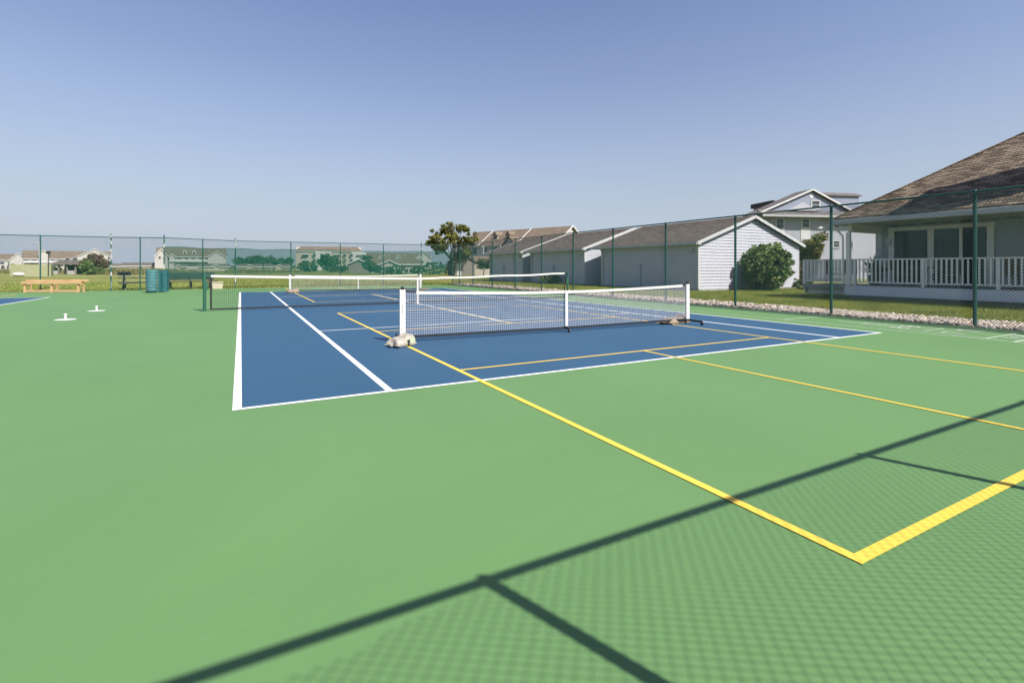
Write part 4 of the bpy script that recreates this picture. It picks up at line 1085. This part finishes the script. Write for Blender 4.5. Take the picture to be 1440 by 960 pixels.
# left group
house('cream house with tan roof cut off by the left edge of the photo', -60, 37, 228, 365.5, 357, 11, M['siding_white'], M['roof_far'],
      wins=[(3, 6, 368, 371, 0), (-8, 6, 368, 371, 0), (4, 5, 373, 378, 0), (11, 2.5, 373, 378, 0), (-10, 5, 373, 378, 0)], gables=[(13, 37, 355, 2.0, 366)], group='far houses left of the gate')
house('long white terrace with tan roof and dark windows above the pale green enclosure', 32, 157, 235, 364, 353, 12, M['siding_white'], M['roof_far'],
      wins=[(37, 6, 363.6, 366.2, 0), (48, 5, 363.6, 366.2, 0), (74, 5, 363.6, 366.2, 0), (84, 4, 363.6, 366.2, 0), (95, 6, 362.5, 365.2, 2), (105, 6, 362.5, 365.5, 2), (46, 5, 370, 372.2, 0), (55, 7, 370, 372.2, 0), (65, 6, 370, 372.2, 0), (74, 5, 370, 372.2, 0),
            (146, 3.5, 364, 367, 3), (133, 1.6, 357, 359.5, 3), (136, 1.6, 357, 359.5, 3), (152.6, 3.5, 361, 364, 3), (152.6, 3.5, 368, 370.5, 3)],
      gables=[(55, 69, 352.5, 1.2, 357), (108, 157, 349.5, 3, 361)], balconies=[(34, 90, 367, 369.5), (108, 120, 366, 368)], group='far houses left of the gate')
house('low cream garage row with brown roof just left of the gate post', 140, 172, 205, 374.5, 371, 7, M['siding_cream'], M['roof_far_dark'], group='low far garages near the gate', name='garage', cat='garage')
house('low cream garage row with brown roof seen through the gate', 173, 196, 200, 374, 369.7, 7, M['siding_cream'], M['roof_far_dark'], group='low far garages near the gate', name='garage', cat='garage')
house('low cream garage row with brown roof left of the rolled netting', 200, 240, 195, 374, 369.7, 7, M['siding_cream'], M['roof_far_dark'], gables=[(223, 238, 369, 1.2, 374)], group='low far garages near the gate', name='garage', cat='garage')
house('long tan roofed condominium with two white dormers behind the windscreen', 220, 318, 200, 361, 348.5, 13, M['siding_white'], M['roof_far'],
      wins=[(k, 5, 361.6, 364, 0) for k in (243, 252, 262, 272, 282, 292)] + [(k, 6, 369, 373, 0) for k in (243, 262, 292)] + [(225, 3, 361, 364, 2.2)],
      gables=[(218, 236, 351, 2.2, 360.5), (238, 246, 357, 1, 361), (292, 317, 353, 1.6, 361)], dormers=[(260, 6, 351, 357), (273, 6, 351, 357)], balconies=[(238, 292, 365, 368)])
for i, (a, b) in enumerate(((246, 263), (278, 300), (296, 322), (332, 345), (345, 368), (372, 384), (386, 408))):
    house(['low pale garage under the left end of the long condominium', 'low pale garage under the middle of the long condominium', 'low pale garage under the right end of the long condominium',
           'low cream shed just right of the second gate post', 'widest low cream shed below the far trees', 'small low cream shed right of the far trees', 'low cream shed left of the tan apartment block'][i],
          a, b, 178 + 3 * i, 375, 371.5, 6, M['siding_cream'], M['roof_far_dark'], gables=[(a + 1, a + (b - a) * .5, 372.5, .8, 375.2)] if i % 2 == 0 else (), group='low pale sheds behind the windscreen', name='shed', cat='shed')
bal = [(c0, c1, z + 1.9, z + 3.2) for c0, c1 in ((425, 434), (469, 478), (501, 509)) for z in (355, 363, 371)]
ww = [(k, 4.2, z, z + 3.4, .6) for k in (442, 452.5, 484.5, 494) for z in (357, 364.3, 371.5)] + [(k, 3.4, z - 1.2, z + 2, 0) for k in (427.5, 432, 471.5, 476, 503, 507) for z in (359, 367, 375)]
ap = house('tan four storey apartment block with a flat looking pinkish roof', 416, 509, 220, 353.5, 346.5, 16, M['siding_cream'], M['roof_far'], wins=ww, balconies=bal, name='apartment_building', cat='apartments', hip=2)
mb = MB(); s = 93 / 93 * 220 / 702.7 * 1.12
for a, b in ((438, 457), (481, 499)): mb.box((a - 416) * s, -.6, 0, (b - 416) * s, 0, hz(354, 220))
mb.build('bay', M['trim'], ap)
house('grey green gabled shed at the left end of the pale garage row', 489, 519, 112, 372, 371, 5, M['siding_brown'], M['roof_far_dark'], gables=[(490, 519, 365, 1.5, 371)], name='shed', cat='shed')
house('pale garage row with brown roof behind the clipped hedge', 519, 592, 116, 371.5, 364.5, 7, M['siding_white'], M['roof_far'], wins=[(k, 4, 378, 383, 0) for k in (527, 534, 572, 578)], gables=[(535, 560, 366.5, .8, 372)], name='garage', cat='garage')
house('long tan terrace with white dormers behind the pale garage row', 514, 604, 228, 364, 356, 12, M['siding_white'], M['roof_far'], gables=[(532, 540, 359, 1, 364.5), (556, 563, 359, 1, 364.5), (585, 606, 354, 1.6, 363)],
      dormers=[(541, 2.6, 357.6, 361.5), (546.5, 2.6, 357.6, 361.5), (562, 2.6, 357.6, 361.5), (568.5, 2.6, 357.6, 361.5)], wins=[(k, 3, 365, 367.5, 0) for k in (519, 527, 548, 577)])
# condominium behind the tree
def condo():
    x0, y0 = at(650, 110); x1, y1 = at(784, 93)
    W = math.hypot(x1 - x0, y1 - y0); a = math.atan2(y1 - y0, x1 - x0)
    r = thing('condominium', 'two storey condominium with brown roof and white balconies behind the tree', 'building', (x0, y0, -.05), a)
    D = 9.0; E = 6.0; RZ = 9.1
    MB().prism([(0, 0, 0), (0, D, 0), (0, D, E), (0, D / 2, RZ), (0, 0, E)], (W, 0, 0)).build('wall', M['siding_white'], r)
    k = (RZ - E) / (D / 2); oh = .4; mb = MB()
    for ey in (-oh, D + oh): mb.prism([(-oh, ey, E - oh * k + .03), (W + oh, ey, E - oh * k + .03), (W + oh, D / 2, RZ + .03), (-oh, D / 2, RZ + .03)], (0, 0, .16))
    rf = mb.build('roof', M['roof_far'], r)
    mb = MB()
    for sx in (W + oh + .02, W * .62, W * .20):
        for ey in ((-oh, D + oh) if sx > W else (-oh,)): mb.bar((sx, ey, E - oh * k + .16), (sx, D / 2, RZ + .2), .14, .22)
    mb.build('rake_board', M['trim'], rf)
    MB().box(-oh, -oh - .08, E - oh * k - .08, W + oh, -oh, E - oh * k + .2).build('gutter', M['trim'], rf)
    for c in (W * .33, W * .47):
        yy = 1.6; bz = E + k * yy
        d = MB().prism([(c - .6, yy, bz - .1), (c + .6, yy, bz - .1), (c + .6, yy, bz + .9), (c, yy, bz + 1.6), (c - .6, yy, bz + .9)], (0, 2.2, 0)).build('dormer', M['siding_white'], r)
        MB().box(c - .32, yy - .05, bz + .15, c + .32, yy - .01, bz + .95).build('window', M['glass_far'], d)
        mb = MB()
        for sx in (-.75, .75): mb.prism([(c + sx, yy - .2, bz + .75), (c, yy - .2, bz + 1.65), (c, yy + 2.3, bz + 1.65), (c + sx, yy + 2.3, bz + .75)], (0, 0, .1))
        mb.build('dormer_roof', M['roof_far'], d)
    c = W * .58
    MB().prism([(c - 1.7, -1.2, 0), (c + 1.7, -1.2, 0), (c + 1.7, -1.2, E - .2), (c, -1.2, E + 1.3), (c - 1.7, -1.2, E - .2)], (0, 3, 0)).build('entry_gable', M['siding_blue'], r)
    mb = MB()
    for sx in (-2, 2): mb.prism([(c + sx, -1.5, E - .45), (c, -1.5, E + 1.4), (c, 1.5, E + 1.4), (c + sx, 1.5, E - .45)], (0, 0, .14))
    mb.build('entry_roof', M['roof_far'], r)
    for i in range(9):
        x = 1.2 + i * (W - 2.4) / 8
        if abs(x - c) < 1.8: continue
        for z in (1.0, 3.9):
            wd_ = MB().box(x - .62, -.08, z - .1, x + .62, -.005, z + 1.6).build('window', M['trim'], r); MB().box(x - .5, -.11, z, x + .5, -.081, z + 1.5).build('pane', M['glass_far'], wd_)
    for a0, b0 in ((W * .08, W * .3), (W * .31, W * .50), (W * .68, W * .9)):
        mb = MB().box(a0, -1.6, 2.85, b0, -.01, 3.05); mb.box(a0, -1.6, 3.85, b0, -1.52, 3.93)
        n = int((b0 - a0) / .2)
        for q in range(n + 1): mb.box(a0 + q * .2, -1.58, 3.05, a0 + q * .2 + .07, -1.53, 3.85)
        for q in (a0, b0 - .14): mb.box(q, -1.6, 0, q + .14, -1.46, 2.85); mb.box(q, -1.6, 3.93, q + .14, -1.46, E - .25)
        mb.build('balcony', M['trim'], r)
condo()
x0, y0 = at(668, 80)
r = thing('shed', 'small taupe gabled shed with a cream side left of the farthest garage', 'shed', (x0, y0, -.05), -YAW + R(20))
mb = MB().prism([(-3.3, 0, 0), (0, 0, 0), (0, 0, 2.2), (-1.65, 0, 3.1), (-3.3, 0, 2.2)], (0, 5, 0)); mb.build('wall', M['siding_brown'], r)
MB().box(0.01, .05, 0, 3.1, 4.6, 2.05).build('side_wing', M['siding_cream'], r)
mb = MB()
for sx in (-3.6, .3): mb.prism([(sx, -.25, 2.04), (-1.65, -.25, 3.14), (-1.65, 5.2, 3.14), (sx, 5.2, 2.04)], (0, 0, .12))
mb.prism([(0.0, -.2, 2.1), (3.3, -.2, 2.1), (3.3, 2.4, 3.0), (0.0, 2.4, 3.0)], (0, 0, .12)).build('roof', M['roof_far'], r)
MB().box(-3.0, -.05, 0, -2.3, -.005, 1.9).build('door', M['trim'], r)

# grey apartment house behind the nearest garage
def grey_apartments():
    Z = 55; s = Z / 702.7; x0, y0 = at(1070, Z)
    r = thing('apartment_house', 'three storey blue grey gabled apartment house behind the clubhouse', 'apartments', (x0, y0, -.05), -YAW + R(8))
    L = lambda px: (px - 1070) * s
    H = lambda py: hz(py, Z) + .05
    u, n = (1, 0, 0), (0, -1, 0)
    W = L(1216); E = H(301); P = H(267.5); cx = L(1148)
    mb = MB(); siding(mb, (0, 0, 0), u, n, [(0, .1), (W, .1), (W, E), (0, E)], .2, .02)
    siding(mb, (0, 0, 0), (0, 1, 0), (-1, 0, 0), [(0, .1), (12, .1), (12, E), (0, E)], .2, .02); mb.poly((W, 0, 0), (W, 12, 0), (W, 12, E), (W, 0, E))
    mb.build('wall', M['siding_pale'], r)
    mb = MB(); siding(mb, (0, -.02, 0), u, n, [(.2, E + .1), (W - .1, E + .1), (cx, P)], .2, .02); mb.build('gable_wall', M['siding_slate'], r)
    mb = MB()
    for sx in (-.5, W + .5):
        kk = (P - E) / abs(cx - sx); mb.prism([(sx, -.28, E - .05), (cx, -.28, P + .1), (cx, 2.6, P + .1), (sx, 2.6, E - .05)], (0, 0, .15))
    rf = mb.build('roof', M['roof_slate'], r)
    mb = MB()
    for sx in (-.55, W + .55): mb.bar((sx, -.31, E + .02), (cx, -.31, P + .17), .05, .17)
    mb.build('rake_board', M['trim'], rf)
    # pent roof band over the upper storey and inner pediment
    mb = MB().prism([(-.4, -.9, E - .15), (-.4, 0.0, E + .45), (-.4, 0.0, E - .15)], (W + .8, 0, 0)); mb.build('pent_roof', M['roof_slate'], r)
    MB().box(-.45, -1.0, E - .35, W + .45, -.9, E - .12).build('gutter', M['gutter'], r)
    MB().prism([(L(1108), -.35, E + .4), (L(1156), -.35, E + .4), (L(1132), -.35, H(284))], (0, .3, 0)).build('pediment', M['siding_pale'], r)
    MB().tube((L(1148), -.06, H(274)), (L(1148), -.01, H(274)), .24, 18).build('gable_vent', M['trim'], r)
    # flanking shed dormers on the cross roof behind
    for a, b, z0, z1, yy in ((4.5, 8.6, 6.5, 8.75, 3.0), (10.6, 16.2, 7.5, 10.05, 4.5)):
        d = MB().box(a, yy, z0, b, yy + 5, z1).build('dormer', M['siding_slate'], r)
        MB().prism([(a - .3, yy - .2, z1 + .005), (a - .3, yy - .2, z1 + .12), (a - .3, yy + .9, z1 + .55), (a - .3, yy + 5.2, z1 + .55), (a - .3, yy + 5.2, z1 + .005)], (b - a + .6, 0, 0)).build('dormer_roof', M['roof_slate'], d)
    window(r, (0, -.03, 0), u, n, L(1147.5), H(293), L(1161.5), H(280), .09, world=False, pane=M['glass_far'])
    for a, b, zt, zb in ((1092, 1105, 306, 322), (1132, 1145, 306, 320), (1133, 1146, 335, 347), (1092, 1105, 335, 349), (1205, 1215, 337, 348), (1181, 1193, 337, 348), (1181, 1193, 306, 320)):
        MB().box(L(a) - .08, -.06, .2, L(b) + .08, -.022, E - .36).build('pilaster_panel', M['trim'], r) if zt == 306 and a < 1150 else None
        window(r, (0, -.062, 0), u, n, L(a), H(zb), L(b), H(zt), .1, world=False, pane=M['glass_far'])
    MB().box(W + .01, .3, 0, L(1262), 9, H(318)).build('side_wing', M['siding_pale'], r)
    for a in (1085,): MB().tube((L(a), -.1, .1), (L(a), -.1, E - .4), .06, 8).build('downspout', M['trim'], r)
grey_apartments()

# far left furniture
x, y = at(46, 74)
r = thing('utility_enclosure', 'pale green box enclosure on the grass behind the left fence', 'enclosure', (x, y, -.05), -YAW + R(38))
MB().box(-2.4, 0, 0, 2.0, .12, 1.75).build('front_panel', M['pale_green_lit'], r)
MB().box(-2.4, .13, 0, -2.28, 3.4, 1.85).build('side_panel', M['pale_green_shaded'], r)
MB().box(-2.27, 3.3, 0, 2.0, 3.4, 1.75).build('back_panel', M['pale_green_shaded'], r)
MB().box(1.9, .13, 0, 2.0, 3.29, 1.7).build('side_panel', M['pale_green_lit'], r)
x, y = at(26, 72)
tag(MB().ball((0, 0, .28), .7, .45, .32, 10, .06).build('covered_mound', M['band'], None, (x, y, -.05), smooth=True), 'white rounded tarpaulin covered heap on the grass at the far left', 'heap')
def lamp(px, Z, h, label, arm):
    x, y = at(px, Z); r = thing('street_lamp', label, 'lamp', (x, y, -.05), -YAW, 'lamp posts in the far field')
    MB().tube((0, 0, 0), (0, 0, h), .07, 10, .05).build('pole', M['gutter'] if arm else M['black_metal'], r)
    if arm: MB().path([(0, 0, h - .05), (-.5, 0, h + .1), (-1.0, 0, h + .1)], .05).build('arm', M['gutter'], r); MB().box(-1.5, -.12, h + .03, -.95, .12, h + .14).build('lamp_head', M['gutter'], r)
    else: MB().lathe([(.06, 0), (.24, .05), (.32, .28), (.2, .42), (.05, .5)], (0, 0, h), 14).build('lamp_head', M['black_metal'], r)
lamp(55, 75, 5.0, 'tall thin grey lamp post with a side arm behind the left fence', True)
lamp(68, 75, 3.3, 'dark lantern lamp post with a round head behind the left fence', False)
x, y = at(99, 96)
r = thing('pavilion', 'open pavilion with a brown hip roof and dark openings', 'pavilion', (x, y, -.05), -YAW)
mb = MB(); e = [(-2.9, -2, 1.85), (2.9, -2, 1.85), (2.9, 2, 1.85), (-2.9, 2, 1.85)]; t = [(-1.6, 0, 2.75), (1.6, 0, 2.75)]
mb.poly(e[0], e[1], t[1], t[0]); mb.poly(e[1], e[2], t[1]); mb.poly(e[2], e[3], t[0], t[1]); mb.poly(e[3], e[0], t[0]); mb.poly(e[3], e[2], e[1], e[0]); mb.build('roof', M['roof_far_dark'], r)
for x_ in (-2.4, -.8, .8, 2.4):
    for y_ in (-1.6, 1.6): MB().box(x_ - .1, y_ - .1, 0, x_ + .1, y_ + .1, 1.85).build('post', M['siding_brown'], r)
MB().box(-2.2, 1.45, 0, 2.2, 1.5, 1.8).build('back_wall', M['wood_dark'], r)
for x_ in (-1.6, 1.6): MB().box(x_ - .7, -1.62, 0, x_ + .7, -1.55, .7).build('half_wall', M['siding_white'], r)
